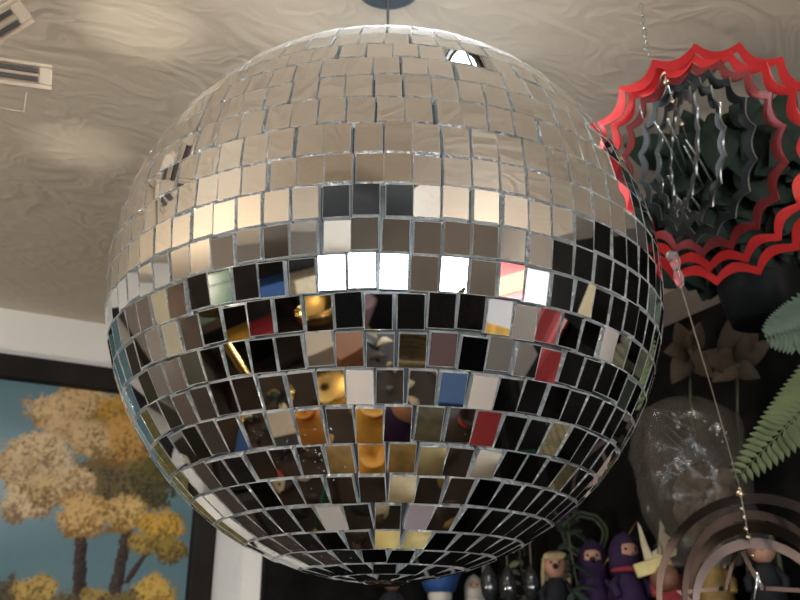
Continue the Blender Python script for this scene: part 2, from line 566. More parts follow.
def nz2(sx, sz, seed):
    out = np.zeros((nz, nx))
    for j in range(nz):
        for i in range(nx):
            out[j, i] = mnoise.noise(Vector((xs[i] * sx + seed, zs[j] * sz, seed)))
    return out


def srgb(c):
    c = np.array(c, float) / 255
    return np.where(c <= .04045, c / 12.92, ((c + .055) / 1.055) ** 2.4)


n_sky, n_fine, n_mid = nz2(4, 16, 2.1), nz2(190, 190, 7.7) * .8 + nz2(330, 330, 3.3) * .6, nz2(55, 55, 4.4)
sky = srgb((84, 108, 114))[None, None] * (1 + .22 * n_sky[..., None] + .05 * n_fine[..., None])
gx, gz = wallxy(10, 310)
glow = np.exp(-(((X - gx) / (SC * 170)) ** 2 + ((Z - gz) / (SC * 110)) ** 2))
img = sky * (1 - .75 * glow[..., None]) + srgb((146, 168, 176))[None, None] * .75 * glow[..., None]


def dab(cx, cy, r, col, dark, sq=.8, warm=0):
    x, z = wallxy(cx, cy); r = r * SC
    d = np.sqrt(((X - x) / r) ** 2 + ((Z - z) / (r * sq)) ** 2) + n_mid * .34 + n_fine * .34
    a = np.clip((1.0 - d) / .14, 0, 1)[..., None]
    # dabs of lighter paint towards the painted upper left of every clump
    l = np.clip(.62 + .45 * ((Z - z) / (r * sq)) - .15 * (X - x) / r + 1.25 * n_fine + .55 * n_mid, 0, 1)[..., None]
    c = (srgb(dark)[None, None] * (1 - l) + srgb(col)[None, None] * l) * np.array([.76, .72, .90])
    img[:] = img * (1 - a) + c * a


def trunk(p, q, w0, w1, col=(62, 50, 44)):
    (x0, z0), (x1, z1) = wallxy(*p), wallxy(*q)
    u = np.clip((Z - z0) / (z1 - z0), 0, 1); xc = x0 + (x1 - x0) * u + .002 * n_mid
    w = (w0 + (w1 - w0) * u) * SC / 2
    inside = (np.abs(X - xc) < w) & (Z <= max(z0, z1) + .002) & (Z >= min(z0, z1) - .002)
    sh = (.75 + .5 * n_fine + .35 * ((xc - X) / np.maximum(w, 1e-5)))[..., None]
    img[inside] = (srgb(col)[None, None] * np.clip(sh, .35, 1.6))[inside]


dab(300, 320, 110, (134, 118, 60), (70, 66, 44), .9)
dab(230, 330, 100, (120, 106, 60), (66, 62, 46), .8)
dab(350, 330, 60, (104, 96, 48), (62, 62, 42), 1.1)
trunk((200, 300), (186, 470), 20, 26); trunk((310, 380), (285, 470), 16, 26)
trunk((188, 440), (182, 640), 25, 32); trunk((296, 440), (250, 640), 22, 34); trunk((372, 440), (290, 560), 8, 16)
for a in ((200, 150, 78, (214, 182, 118), (134, 112, 62)), (285, 170, 62, (206, 160, 66), (130, 102, 40)), (120, 165, 62, (220, 190, 128), (140, 116, 70)),
          (150, 210, 60, (214, 184, 120), (136, 112, 66)), (285, 235, 75, (206, 160, 80), (124, 98, 44)), (210, 235, 60, (216, 186, 122), (134, 110, 62)),
          (95, 275, 88, (222, 198, 140), (140, 120, 76)), (40, 300, 58, (214, 188, 130), (136, 116, 76)), (60, 375, 62, (222, 198, 140), (136, 114, 76)),
          (115, 345, 58, (214, 186, 122), (130, 106, 62)), (178, 330, 56, (222, 194, 136), (140, 116, 70)), (190, 410, 66, (222, 186, 110), (140, 110, 52)),
          (290, 400, 58, (222, 190, 110), (136, 106, 48)), (370, 440, 62, (206, 164, 62), (122, 96, 36)), (330, 470, 40, (168, 140, 60), (92, 80, 40)),
          (390, 480, 46, (146, 124, 52), (84, 74, 36)),
          (20, 600, 60, (92, 84, 56), (54, 52, 40)), (85, 585, 58, (186, 158, 78), (96, 84, 40)), (220, 600, 40, (160, 136, 66), (86, 76, 40)),
          (352, 590, 58, (200, 168, 74), (132, 106, 32)), (140, 610, 40, (110, 100, 60), (60, 56, 40)), (290, 615, 50, (120, 104, 56), (64, 58, 40))):
    dab(*a)
low = wallxy(200, 625)[1]
gmask = (Z < low + .006 * n_mid)
img[gmask] = (srgb((96, 88, 50))[None, None] * (1 + .6 * n_fine[..., None]))[gmask]
img = np.clip(img, .002, 1)
vs = [(float(X[j, i]), yc, float(Z[j, i])) for j in range(nz) for i in range(nx)]
fs = [(j * nx + i, j * nx + i + 1, (j + 1) * nx + i + 1, (j + 1) * nx + i) for j in range(nz - 1) for i in range(nx - 1)]
cv = MB(); cv.add(vs, fs)
cv.box(((PX0 + PX1) / 2, yc + .0056, (PZ0 + PZ1) / 2), (PX1 - PX0, .010, PZ1 - PZ0), mi=1)
co = cv.build('canvas', [M['paint'], M['ivory']], pt)
at = co.data.attributes.new('paint', 'FLOAT_COLOR', 'POINT')
buf = np.ones((len(co.data.vertices), 4), np.float32)
buf[:nx * nz, :3] = img.reshape(-1, 3)
at.data.foreach_set('color', buf.ravel())

# ------------------------------------------------------------------ black display cabinets in the corner
PT = 2.14
cb = thing('display_cabinet', (.69, YB, 0), 'black display cabinet against the white wall, right of the painting', 'cabinet')
MB().box(((.468 + XR - .022) / 2, YB - .010, PT / 2), (XR - .022 - .468, .018, PT)).build('back_panel', M['black_board'], cb)
SZ = 1.738
bevel(MB().box(((.468 + .772) / 2, YB - .075, SZ - .009), (.772 - .468, .11, .018)).build('shelf', M['black_board'], cb))
MB().box(((.468 + .772) / 2, YB - .075, .40), (.772 - .468, .11, .80)).build('base', M['black_board'], cb)
cr = thing('display_cabinet', (XR, .5, 0), 'black display cabinet along the shaded right wall, crowded with dolls and dried plants', 'cabinet')
MB().box((XR - .010, .44, PT / 2), (.018, 1.88, PT)).build('back_panel', M['black_board'], cr)
bevel(MB().box((XR - .075, .45, SZ - .009), (.11, 1.87, .018)).build('shelf', M['black_board'], cr))
MB().box((XR - .075, .45, .40), (.11, 1.87, .80)).build('base', M['black_board'], cr)


# ------------------------------------------------------------------ red wind spinner
def loop(c, r, ax, ay, scal=0, depth=0, n=216, ph=0.0):
    out = []
    for i in range(n):
        q = 2 * pi * i / n
        rr = r
        if scal:
            u = ((q + ph) / (2 * pi) * scal) % 1
            rr = r - depth * (max(0, sin(pi * u)) ** .75)
        out.append(c + ax * (rr * cos(q)) + ay * (rr * sin(q)))
    return out


SR = .74
spc = P(706, 166, SR)
px = SR / FPX * .93
vdir = ray(706, 166)
sx0 = (RT - vdir * RT.dot(vdir)).normalized(); sy0 = vdir.cross(sx0) * -1
if sy0.z < 0: sy0 = -sy0
sp = thing('wind_spinner', P(648, 57, SR), 'red and black scalloped wind spinner of nested twisted rings, right of the mirror ball', 'wind spinner')
PH = -radians(118)
for i in range(6):
    ang = -radians(8 + 13.5 * i)
    ax = sx0 * cos(ang) + vdir * sin(ang); ay = sy0
    r = (122 - 11.5 * i) * px
    c = spc + (sx0 * (-4.5 * i) + sy0 * (3.0 * i)) * px
    nn = ax.cross(ay)
    o = MB().band(loop(c, r, ax, ay, 18, .095 * r, ph=PH), loop(c, r - 8.8 * px, ax, ay, 18, .105 * r, ph=PH), nn, .0014, 0, 1)
    ob = o.build('scalloped_ring', [(M['red_metal'], M['maroon_metal'], M['black_metal'])[0 if i < 2 else 1 if i == 2 else 2], M['red_metal'] if i < 2 else M['maroon_metal'] if i == 2 else M['steel_edge']], sp)
    if i > 1: ob['label'] = 'maroon ring' if i == 2 else 'black inner ring with bright edges'
# hole tab at the lower tip, chain, clip, beads, strands
tipd = P(733, 280, SR)
chain = MB()
ct = P(648, 58, SR)
zz = ct.z + .002
k = 0
while zz < ZC - .006:
    ax = RT if k % 2 else RT.cross(Vector((0, 0, 1)))
    chain.tube([Vector((ct.x, ct.y, zz + .0035)) + ax * .0016 * cos(q) + Vector((0, 0, .0042 * sin(q))) for q in np.linspace(0, 2 * pi, 12, endpoint=False)],
               .00055, 6, closed=True)
    zz += .0066; k += 1
chain.build('chain', M['chrome'], sp)
b0, b1 = P(664, 74, SR + .01), P(687, 138, SR + .03)
MB().tube([b0, b0.lerp(b1, .5), b1], .0005, 6).build('bead_string', M['strand'], sp)
for u in (0, .12, .42, .78):
    MB().ball(b0.lerp(b1, u), .0021 if u != .12 else .0028, 12).build('bead', M['bead'], sp)
for (a, b) in (((655, 122), (684, 176)), ((668, 118), (686, 166)), ((686, 140), (716, 190)), ((684, 146), (703, 187)), ((691, 196), (706, 222)),
               ((668, 176), (678, 196)), ((640, 105), (652, 152)), ((676, 196), (704, 232))):
    p, q = P(*a, SR + .02), P(*b, SR + .06)
    m_ = p.lerp(q, .5) + Vector((0, 0, .004))
    MB().tube([p, m_, q], [.0006, .0011, .0006], 6).build('glass_strand', M['strand'], sp)

cl = thing('clip', P(675, 252, SR - .01), 'clear plastic clip on the lower edge of the red wind spinner', 'clip')
cp0, cp1 = P(673, 252, SR - .012), P(681, 288, SR - .012)
MB().tube([cp0, cp0.lerp(cp1, .3), cp0.lerp(cp1, .5), cp0.lerp(cp1, .7), cp1], [.0035, .0045, .0026, .0042, .0030], 12).build('clip_body', M['clear'], cl)
MB().ball(P(671, 256, SR - .018), .0045, 14).build('clip_knob', M['clear'], cl)

# ------------------------------------------------------------------ copper star spinner, bottom right
S2 = .80
sc = P(762, 602, S2)
px2 = S2 / FPX
v2 = ray(768, 603)
x2 = (RT - v2 * RT.dot(v2)).normalized(); y2 = v2.cross(x2); y2 = y2 if y2.z > 0 else -y2
s2 = thing('wind_spinner', sc, 'dark copper wind spinner of nested crescents around a star, in the bottom right corner', 'wind spinner')
for i, (r, ang, off, w) in enumerate(((93, -12, (0, 0), 9), (80, 36, (2, -2), 8), (72, -26, (-2, -4), 10), (60, 18, (0, -6), 9))):
    a = radians(ang)
    ax = x2 * cos(a) + v2 * sin(a); ay = y2
    c = sc + (x2 * off[0] + y2 * off[1]) * px2
    n = 120; outer = loop(c, r * px2, ax, ay, n=n)
    inner = loop(c - ay * (w * .35 * px2), (r - w * .62) * px2, ax, ay, n=n)
    MB().band(outer, inner, ax.cross(ay), .0012).build('crescent_ring', M['copper_metal'], s2)
stc = sc + y2 * (-10 * px2)
a = radians(-14); ax = x2 * cos(a) + v2 * sin(a); ay = y2


def star(r1, r2):
    out = []
    for k in range(10):
        q = pi / 2 + 2 * pi * k / 10
        r_ = (r1 if k % 2 == 0 else r2) * px2
        out.append(stc + ax * r_ * cos(q) - ax * (14 * px2) + ay * r_ * sin(q))
    return out


MB().band(star(64, 29), star(55, 24.5), ax.cross(ay), .0012).build('star', M['copper_metal'], s2)
for (bx, by, r_) in ((740, 494, 3.6), (740, 489, 1.8), (741.5, 509, 1.6), (744, 518, 1.6), (746, 529, 2.2), (748.5, 538, 2.4), (753, 556, 1.8)):
    MB().ball(P(bx, by, S2 - .005), r_ * px2, 12).build('bead', M['bead'], s2)
MB().tube([P(740, 490, S2 - .005), P(750, 545, S2 - .005)], .0004, 6).build('bead_string', M['strand'], s2)
for (a_, b_) in (((757, 572), (762, 590)), ((758, 575), (754, 600))):
    MB().tube([P(*a_, S2 - .01), P(*b_, S2 - .01)], [.0012, .0006], 6).build('glass_strand', M['strand'], s2)
fl = MB().tube([P(681, 287, SR - .012), P(712, 390, (SR + S2) / 2), P(740, 489, S2 - .005)], .0004, 6).build('fishing_line', M['line'])
tag(fl, 'thin fishing line running down from the clear clip to the copper star spinner', 'fishing line')

# ------------------------------------------------------------------ slotted ornament, top left
oc = P(-62, 62, .62)
vo = ray(-20, 60)
xo = (RT - vo * RT.dot(vo)).normalized(); yo_ = vo.cross(xo); yo_ = yo_ if yo_.z > 0 else -yo_
po = .62 / FPX * .85
orn = thing('hanging_ornament', oc, 'pale wooden ornament with long slotted arms, hanging in the top left corner', 'ornament')


def arm(ang, L, w, tilt):
    a = radians(ang)
    d = (xo * cos(a) + yo_ * sin(a)); s = (yo_ * cos(a) - xo * sin(a))
    s = s * cos(tilt) + vo * sin(tilt)
    nn = d.cross(s)
    o = MB()
    z0 = 18
    for (u0, u1, v0, v1) in ((z0, L, w / 2 - 4, w / 2), (z0, L, -w / 2, -w / 2 + 5), (L - 13, L, -w / 2 + 5, w / 2 - 4), (z0, L - 13, -3, 2),
                             (z0, z0 + 6, -w / 2, w / 2)):
        o.slab([oc + (d * u + s * v) * po for (u, v) in ((u0, v0), (u1, v0), (u1, v1), (u0, v1))], nn, .003)
    ob = o.build('slotted_arm', M['tan_wood'], orn)
    bevel(ob, .0008, 2)
    o2 = MB()
    for v in (w / 2 - 9, -w / 2 + 9):
        o2.slab([oc + (d * u + s * vv) * po + nn * .003 for (u, vv) in ((z0 + 6, v - 2.4), (L - 14, v - 2.4), (L - 14, v + 2.4), (z0 + 6, v + 2.4))], nn, .002)
    o2.build('dark_insert', M['slot_dark'], ob)


for ang, L, w, tl in ((-9, 106, 27, .25), (31, 102, 30, -.2), (80, 100, 28, .1), (125, 100, 28, 0), (172, 100, 28, .1), (215, 100, 28, 0), (262, 100, 28, .1), (-50, 60, 24, .1)):
    arm(ang, L, w, tl)
MB().lathe([(0, -.004), (.014, -.004), (.016, 0), (.014, .004), (0, .004)], oc, 24, rot=Matrix((xo, yo_, vo)).transposed()).build('hub', M['tan_wood'], orn)
MB().tube([oc + yo_ * .012, Vector((oc.x, oc.y, ZC))], .0006, 6).build('thread', M['line'], orn)
MB().tube([P(26, 92, .63), P(24, 112, .63), P(0, 108, .63), P(-40, 100, .63)], .0006, 6).build('wire', M['tan_wood'], orn)

# ------------------------------------------------------------------ hanging plant behind the red spinner
hr = .93
hp = thing('potted_plant', P(757, 325, hr), 'dark green leafy plant in a black hanging pot behind the red wind spinner', 'plant')
rim = P(758, 266, hr)
MB().lathe([(.022, -.062), (.034, -.060), (.041, -.03), (.043, -.004), (.045, 0), (.045, .004), (.040, .004), (.039, -.006), (0, -.006)], rim, 36).build('pot', M['pot'], hp)
MB().lathe([(.039, .001), (.025, .004), (0, .006)], rim, 24).build('moss', M['moss'], hp)
fo = MB()
lr = random.Random(8)
for i in range(330):
    u, v = lr.random(), lr.random() ** .9
    top_y = 124 + 30 * max(0, .22 - u) * 4 + 7 * sin(9 * u)
    bx = 674 + 150 * u; by = 266 + (top_y - 266) * v
    rg = .93 - .105 * (266 - by) / 142 + lr.uniform(-.014, .03)
    p = P(bx, by, rg)
    d = (RT * lr.uniform(-1, 1) + Vector((0, 0, lr.uniform(-.9, .35))) + FW * lr.uniform(-.25, .35)).normalized()
    q = p + d * lr.uniform(.03, .055)
    if q.z > ZC - .012: q.z = ZC - .014
    if p.z > ZC - .012: p.z = ZC - .016
    fo.leaf(p, q, lr.uniform(.022, .036), -FW + Vector((lr.uniform(-.4, .4), lr.uniform(-.4, .4), lr.uniform(-.4, .4))), curl=.10)
fo.build('foliage', M['leaf_dark'], hp)
st = MB()
for i in range(9):
    a = rim + Vector((lr.uniform(-.02, .02), lr.uniform(-.02, .02), .0))
    b = P(690 + 13 * i, 190, hr - .03)
    st.tube([a, a.lerp(b, .5) + Vector((0, 0, .02)), b], [.002, .0016, .001], 6)
st.build('stem', M['stem'], hp)
for k in range(3):
    q = 2 * pi * k / 3 + .4
    MB().tube([rim + Vector((.042 * cos(q), .042 * sin(q), .003)), Vector((rim.x, rim.y, ZC))], .0006, 6).build('hanging_cord', M['line'], hp)


# ------------------------------------------------------------------ ferns
def frond(pts, n, wmax, nrm, name_mat, parent):
    pts = [Vector(p) for p in pts]
    r = MB()

    def at(u):
        s = u * (len(pts) - 1); i = min(int(s), len(pts) - 2); return pts[i].lerp(pts[i + 1], s - i)
    r.tube([at(i / 12) for i in range(13)], [.0013 * (1 - .75 * i / 12) for i in range(13)], 6)
    for i in range(n):
        u = .08 + .92 * i / (n - 1)
        p = at(u); t = (at(min(1, u + .03)) - at(max(0, u - .03))).normalized()
        s = t.cross(Vector(nrm)).normalized()
        w = wmax * max(0, 1 - u) ** .55 * (1 if u > .15 else .8) + .004
        for sg in (1, -1):
            r.leaf(p, p + (s * sg * .88 + t * .48).normalized() * w, w * .40, Vector(nrm), curl=.06, n=5)
    return r.build('frond', name_mat, parent)


fb = P(862, 372, .84)
fn = thing('fern', fb, 'fern with toothed green fronds reaching in from the right edge', 'fern')
frond([P(850, 318, .84), P(822, 322, .82), P(795, 330, .80), P(768, 338, .79)], 19, .036, -ray(790, 330) + Vector((0, 0, .25)), M['fern_blue'], fn)
frond([P(868, 345, .84), P(826, 388, .82), P(785, 428, .80), P(737, 478, .80)], 26, .034, -ray(770, 430) + Vector((0, 0, .2)), M['fern_lime'], fn)
frond([P(868, 360, .84), P(850, 300, .82), P(836, 270, .82), P(820, 240, .82)], 22, .034, -ray(800, 300), M['fern_blue'], fn)
MB().tube([P(862, 430, .85), P(866, 390, .84), P(862, 350, .84), P(846, 318, .84)], [.004, .004, .003, .0015], 8).build('stem', M['stem'], fn)

# ------------------------------------------------------------------ dried flowers
fr_ = 1.12


def petal_flower(name, c, tips, label, m, r):
    cc = P(*c, r)
    t = thing(name, cc, label, 'dried flower')
    for (tx, ty, w) in tips:
        MB().leaf(cc, P(tx, ty, r - .02), w * r / FPX, -ray(*c) + Vector((random.uniform(-.3, .3), 0, random.uniform(-.2, .3))), curl=.16, th=.001, n=8).build('petal', m, t)
    MB().ball(cc, .006, 12).build('flower_head', M['stem'], t)
    MB().tube([cc, cc + Vector((.01, .02, -.06)), cc + Vector((.02, .03, -.13))], .0018, 6).build('stem', M['stem'], t)


petal_flower('dried_flower', (737, 366), ((731, 316, 30), (756, 318, 17), (772, 340, 20), (702, 352, 24), (712, 382, 20), (760, 378, 18)),
             'brown dried lily with broad upright petals, left of the fern', M['petal'], fr_)
petal_flower('dried_flower', (690, 352), ((676, 322, 20), (700, 322, 18), (664, 352, 22), (672, 384, 22), (714, 378, 20)),
             'darker dried flower against the black cabinet, beside the mirror ball edge', M['petal'], fr_ + .075)

# ------------------------------------------------------------------ plastic bag
br = 1.08


def bag_material():
    m = bpy.data.materials.new('clear_crinkled_plastic'); m.use_nodes = True
    nt = m.node_tree; b = nt.nodes['Principled BSDF']
    b.inputs['Base Color'].default_value = (.12, .10, .08, 1)
    b.inputs['Roughness'].default_value = .15
    b.inputs['Alpha'].default_value = .30
    tc = nt.nodes.new('ShaderNodeTexCoord'); n = nt.nodes.new('ShaderNodeTexNoise')
    n.inputs['Scale'].default_value = 20; n.inputs['Detail'].default_value = 4; n.inputs['Distortion'].default_value = 1
    nt.links.new(tc.outputs['Object'], n.inputs['Vector'])
    bp = nt.nodes.new('ShaderNodeBump'); bp.inputs['Strength'].default_value = .9; bp.inputs['Distance'].default_value = .006
    nt.links.new(n.outputs['Fac'], bp.inputs['Height']); nt.links.new(bp.outputs['Normal'], b.inputs['Normal'])
    return m


bagm = bag_material()
bag = thing('plastic_bag', P(690, 480, br), 'crumpled clear plastic bag with brown contents, below the dried flowers', 'plastic bag')
bm_ = MB()
bc = P(690, 478, br)
nu, nv = 44, 40
vs, fs = [], []
for i in range(nv + 1):
    w = i / nv                       # 0 top, 1 bottom
    half = (46 - 6 * w + 10 * sin(3 * w)) * br / FPX * (sin(pi * min(.5, w * 3.2 + .1)) if w < .13 else 1) * (1 if w < .94 else .75)
    for k in range(nu):
        q = 2 * pi * k / nu
        v = Vector((cos(q) * half, sin(q) * half * .55, 0))
        nn = mnoise.noise(Vector((cos(q) * 2.2, sin(q) * 2.2, w * 4))) * .010 + mnoise.noise(Vector((cos(q) * 6, sin(q) * 6, w * 9))) * .005
        v = v * (1 + nn / max(.01, half))
        ctr = P(684 + 22 * w, 398 + 168 * w, br)
        vs.append(ctr + RT * v.x + Vector((FW.x, FW.y, 0)).normalized() * v.y)
for i in range(nv):
    for k in range(nu):
        l = (k + 1) % nu
        fs.append((i * nu + k, i * nu + l, (i + 1) * nu + l, (i + 1) * nu + k))
bm_.add(vs, fs, 0, True)
bm_.build('bag_film', bagm, bag)
ct_ = MB()
for i in range(16):
    u = random.random()
    c = P(702 + random.uniform(-22, 22), 470 + 80 * u, br + random.uniform(-.012, .012))
    ct_.ball(c, (random.uniform(.010, .018), random.uniform(.010, .016), random.uniform(.010, .018)), 12)
ct_.build('brown_contents', mat('brown_dried_contents', (.07, .048, .03), .8, var=.4, vscale=60), bag)
for (p_, q_) in (((652, 408), (694, 432)), ((664, 432), (684, 452)), ((672, 430), (688, 446))):
    MB().tube([P(*p_, br - .045), P(*q_, br - .045)], .0012, 6).build('bag_fold', bagm, bag)

# ------------------------------------------------------------------ card bird, ribbon
wr = 1.15
wm = thing('card_bird', P(652, 566, wr), 'cream card bird with notched wings and a yellow bar, right of the golden ribbon', 'card ornament')


def pgon(pts, r, th, nrm=None):
    return MB().slab([P(x, y, r) for (x, y) in pts], nrm or ray(*pts[0]), th)


pgon([(637, 521), (641, 527), (648, 546), (656, 563), (650, 566), (645, 561), (641, 545)], wr, .002).build('wing', M['cream'], wm)
pgon([(660, 519), (665, 529), (663, 531), (671, 538), (667, 541), (677, 549), (676, 555), (670, 558), (664, 562), (655, 564), (652, 552), (658, 548)], wr - .003, .002).build('wing', M['cream'], wm)
bevel(MB().box(P(653, 566, wr - .008), (.046, .010, .017), Matrix((RT, RT.cross(Vector((0, 0, 1))), Vector((0, 0, 1)))).transposed() @ Matrix.Rotation(radians(-16), 3, 'Y')).build('yellow_bar', M['yellow_card'], wm), .002)
MB().ball(P(664, 577, wr), .018, 18).build('body', M['dark_skin'], wm)
rb = thing('ribbon', P(618, 545, 1.26), 'twisted golden brown ribbon hanging above the purple dolls', 'ribbon')
rp = [P(x, y, 1.26 + dz) for (x, y, dz) in ((634, 526, 0), (630, 532, .005), (625, 540, .01), (616, 549, .0), (609, 556, .005), (605, 563, .01))]
rbm = MB()
for i in range(len(rp) - 1):
    s0 = (Vector((0, 0, 1)) * .8 + RT * .5) * .008 * (1 + .6 * i / 5); s1 = (Vector((0, 0, 1)) * .8 + RT * .5) * .008 * (1 + .6 * (i + 1) / 5)
    q = [rp[i] - s0, rp[i + 1] - s1, rp[i + 1] + s1, rp[i] + s0]
    rbm.slab(q, ray(618, 545), .0025)
rbm.build('ribbon_strip', M['gold_fabric'], rb)
pgon([(622, 541), (628, 545), (624, 556), (617, 560)], 1.255, .002).build('ribbon_tail', M['gold_fabric'], rb)


# ------------------------------------------------------------------ dolls on the corner shelves
def doll(base, h, label, hat, body, face, hair=None, yaw=0, cat='doll', hat_shape='cone', nose=None):
    """a small cloth doll standing on the shelf; base = point under its feet, h = height to the crown"""
    b = Vector(base); t = thing('doll', b, label, cat, 'cloth dolls on the corner shelf')
    to = Vector((CAM.x - b.x, CAM.y - b.y, 0)).normalized(); to.rotate(Matrix.Rotation(yaw, 3, 'Z'))
    rt = Vector((-to.y, to.x, 0)); R3 = Matrix((rt, to, Vector((0, 0, 1)))).transposed()
    s = h / .13
    MB().lathe([(.0, .0), (.024, .0), (.026, .006), (.020, .03), (.015, .052), (.010, .060), (.0, .062)], b, 20).build('body', body, t) if s == 1 else \
        MB().lathe([(r_ * s, z_ * s) for r_, z_ in [(.0, .0), (.024, .0), (.026, .006), (.020, .03), (.015, .052), (.010, .060), (.0, .062)]], b, 20).build('body', body, t)
    hc = b + Vector((0, 0, .078 * s))
    hd = MB().ball(hc, (.018 * s, .017 * s, .019 * s), 20, rot=R3)
    hd.ball(hc + to * .0165 * s + Vector((0, 0, -.001)) * s, .0032 * s, 10)          # nose
    hdo = hd.build('head', face, t)
    ey = MB()
    for sg in (1, -1):
        ey.ball(hc + R3 @ Vector((.0065 * sg, .0158, .0045)) * s, .0020 * s, 10)
    ey.build('eye', M['black'], hdo)
    for sg in (1, -1):
        MB().tube([b + R3 @ Vector((.012 * sg, 0, .052)) * s, b + R3 @ Vector((.024 * sg, .006, .038)) * s, b + R3 @ Vector((.022 * sg, .016, .024)) * s],
                  [.006 * s, .0055 * s, .005 * s], 8).build('arm', body, t)
    if nose:
        MB().ball(hc + to * .019 * s + Vector((0, 0, -.002 * s)), .0045 * s, 10).build('nose', nose, hdo)
    if hair:
        hm = MB()
        for k in range(26):
            q = pi * (.10 + .80 * k / 25) + pi
            d = R3 @ Vector((cos(q), sin(q) * .9 + .12, 0))
            hm.tube([hc + Vector((0, 0, .0195 * s)) + d * .004 * s, hc + d * .0185 * s + Vector((0, 0, .010 * s)), hc + d * .021 * s - Vector((0, 0, .012 * s)), hc + d * .021 * s - Vector((0, 0, .032 * s))],
                    .0034 * s, 6)
        for k in range(9):
            x = (k - 4) / 4
            hm.tube([hc + R3 @ Vector((x * .006, -.004, .0205)) * s, hc + R3 @ Vector((x * .014, .012, .0155)) * s, hc + R3 @ Vector((x * .016, .0145, .009)) * s], .003 * s, 6)
        hm.build('hair', hair, t)
    if hat is not None:
        if hat_shape == 'cone':
            MB().lathe([(.0195 * s, .006 * s), (.0205 * s, .009 * s), (.0185 * s, .014 * s), (.013 * s, .028 * s), (.007 * s, .046 * s), (.002 * s, .058 * s), (0, .059 * s)], hc, 20).build('hat', hat, t)
        elif hat_shape == 'hood':
            hm = MB()
            prof = [(.022, -.026), (.0225, -.010), (.0215, .004), (.0175, .015), (.010, .024), (0, .029)]
            hm.lathe([(r_ * s, z_ * s) for r_, z_ in prof], hc - to * .0055 * s, 20)
            hm.build('hood', hat, t)
    return t


def shelf_b(px):                     # foot of a doll on the left (back wall) shelf
    h = hit(px, 590, 1, YB - .075); return Vector((h.x, h.y, SZ))


def shelf_r(px):
    h = hit(px, 590, 0, XR - .075); return Vector((h.x, h.y, SZ))


p = shelf_b(392)
doll(p, .105, 'small brown wooden faced doll left of the blue crowned doll, under the mirror ball', M['charcoal'], M['charcoal'], M['dark_skin'], hat_shape='cone')
# blue doll with white crown
p = shelf_b(440)
t = thing('doll', p, 'blue doll with ivory bobbles round its hat, directly under the mirror ball', 'doll', 'cloth dolls on the corner shelf')
to = Vector((CAM.x - p.x, CAM.y - p.y, 0)).normalized(); rt = Vector((-to.y, to.x, 0))
MB().lathe([(0, 0), (.022, 0), (.024, .006), (.016, .03), (0, .034)], p, 20).build('body', M['blue_felt'], t)
MB().ball(p + Vector((0, 0, .043)), (.021, .021, .018), 20).build('head', M['ivory'], t)
MB().lathe([(.024, .048), (.030, .060), (.036, .078), (.032, .084), (0, .086)], p, 24).build('hat', M['blue_felt'], t)
for k in range(9):
    q = 2 * pi * k / 9 + .2
    MB().ball(p + Vector((.030 * cos(q), .030 * sin(q), .087)), (.0085, .0085, .012), 12).build('bobble', M['ivory'], t)
p = shelf_b(474)
doll(p, .098, 'little peach faced doll in ivory clothes, right of the blue crowned doll', M['ivory'], M['ivory'], M['skin'], hat_shape='hood')
p = shelf_r(557)
doll(p, .128, 'blond haired doll with a peach face and dark nose, right of the dark glass drops', None, M['charcoal'], M['skin'], hair=M['blond'], nose=M['black'])
p = shelf_r(595)
doll(p, .132, 'doll in a dark plum hood with a peach face, left of the red collared doll', M['plum'], M['purple'], M['skin'], hat_shape='hood', nose=M['black'])
p = shelf_r(630)
td = doll(p, .135, 'doll in a purple hood and red collar, below the cream card bird', M['purple'], M['purple'], M['skin'], hat_shape='hood', yaw=.35)
MB().lathe([(.010, .058), (.022, .056), (.024, .060), (.012, .066)], p, 20).build('collar', M['red_felt'], td)
p = shelf_r(672)
doll(p, .12, 'short doll in a red coat, seen through the copper star spinner rings', M['charcoal'], M['red_felt'], M['skin'], hat_shape='hood')
p = shelf_r(715)
doll(p, .12, 'doll in a golden coat behind the copper star spinner', M['gold_fabric'], M['gold_fabric'], M['skin'], hat_shape='cone')
p = shelf_r(768)
doll(p, .11, 'doll in a charcoal coat behind the right side of the copper star', M['charcoal'], M['charcoal'], M['skin'], hair=M['stem'])

# dark glass drops hanging beside the ball's lower edge
dl = ('leftmost dark glass drop hanging under the mirror ball', 'middle dark glass drop hanging under the mirror ball',
      'right hand dark glass drop hanging beside the blond doll')
for (dx, dy), lb in zip(((489, 583), (508, 584), (532, 583)), dl):
    c = P(dx, dy, 1.40)
    t = thing('glass_drop', c, lb, 'glass drop', 'dark glass drops')
    MB().lathe([(0, -.030), (.007, -.026), (.0125, -.014), (.0135, 0), (.010, .014), (.005, .024), (0, .028)], c, 20).build('drop', M['pearl'], t)
    MB().tube([c + Vector((0, 0, .026)), Vector((c.x, c.y, c.z + .11))], .0007, 6).build('thread', M['line'], t)
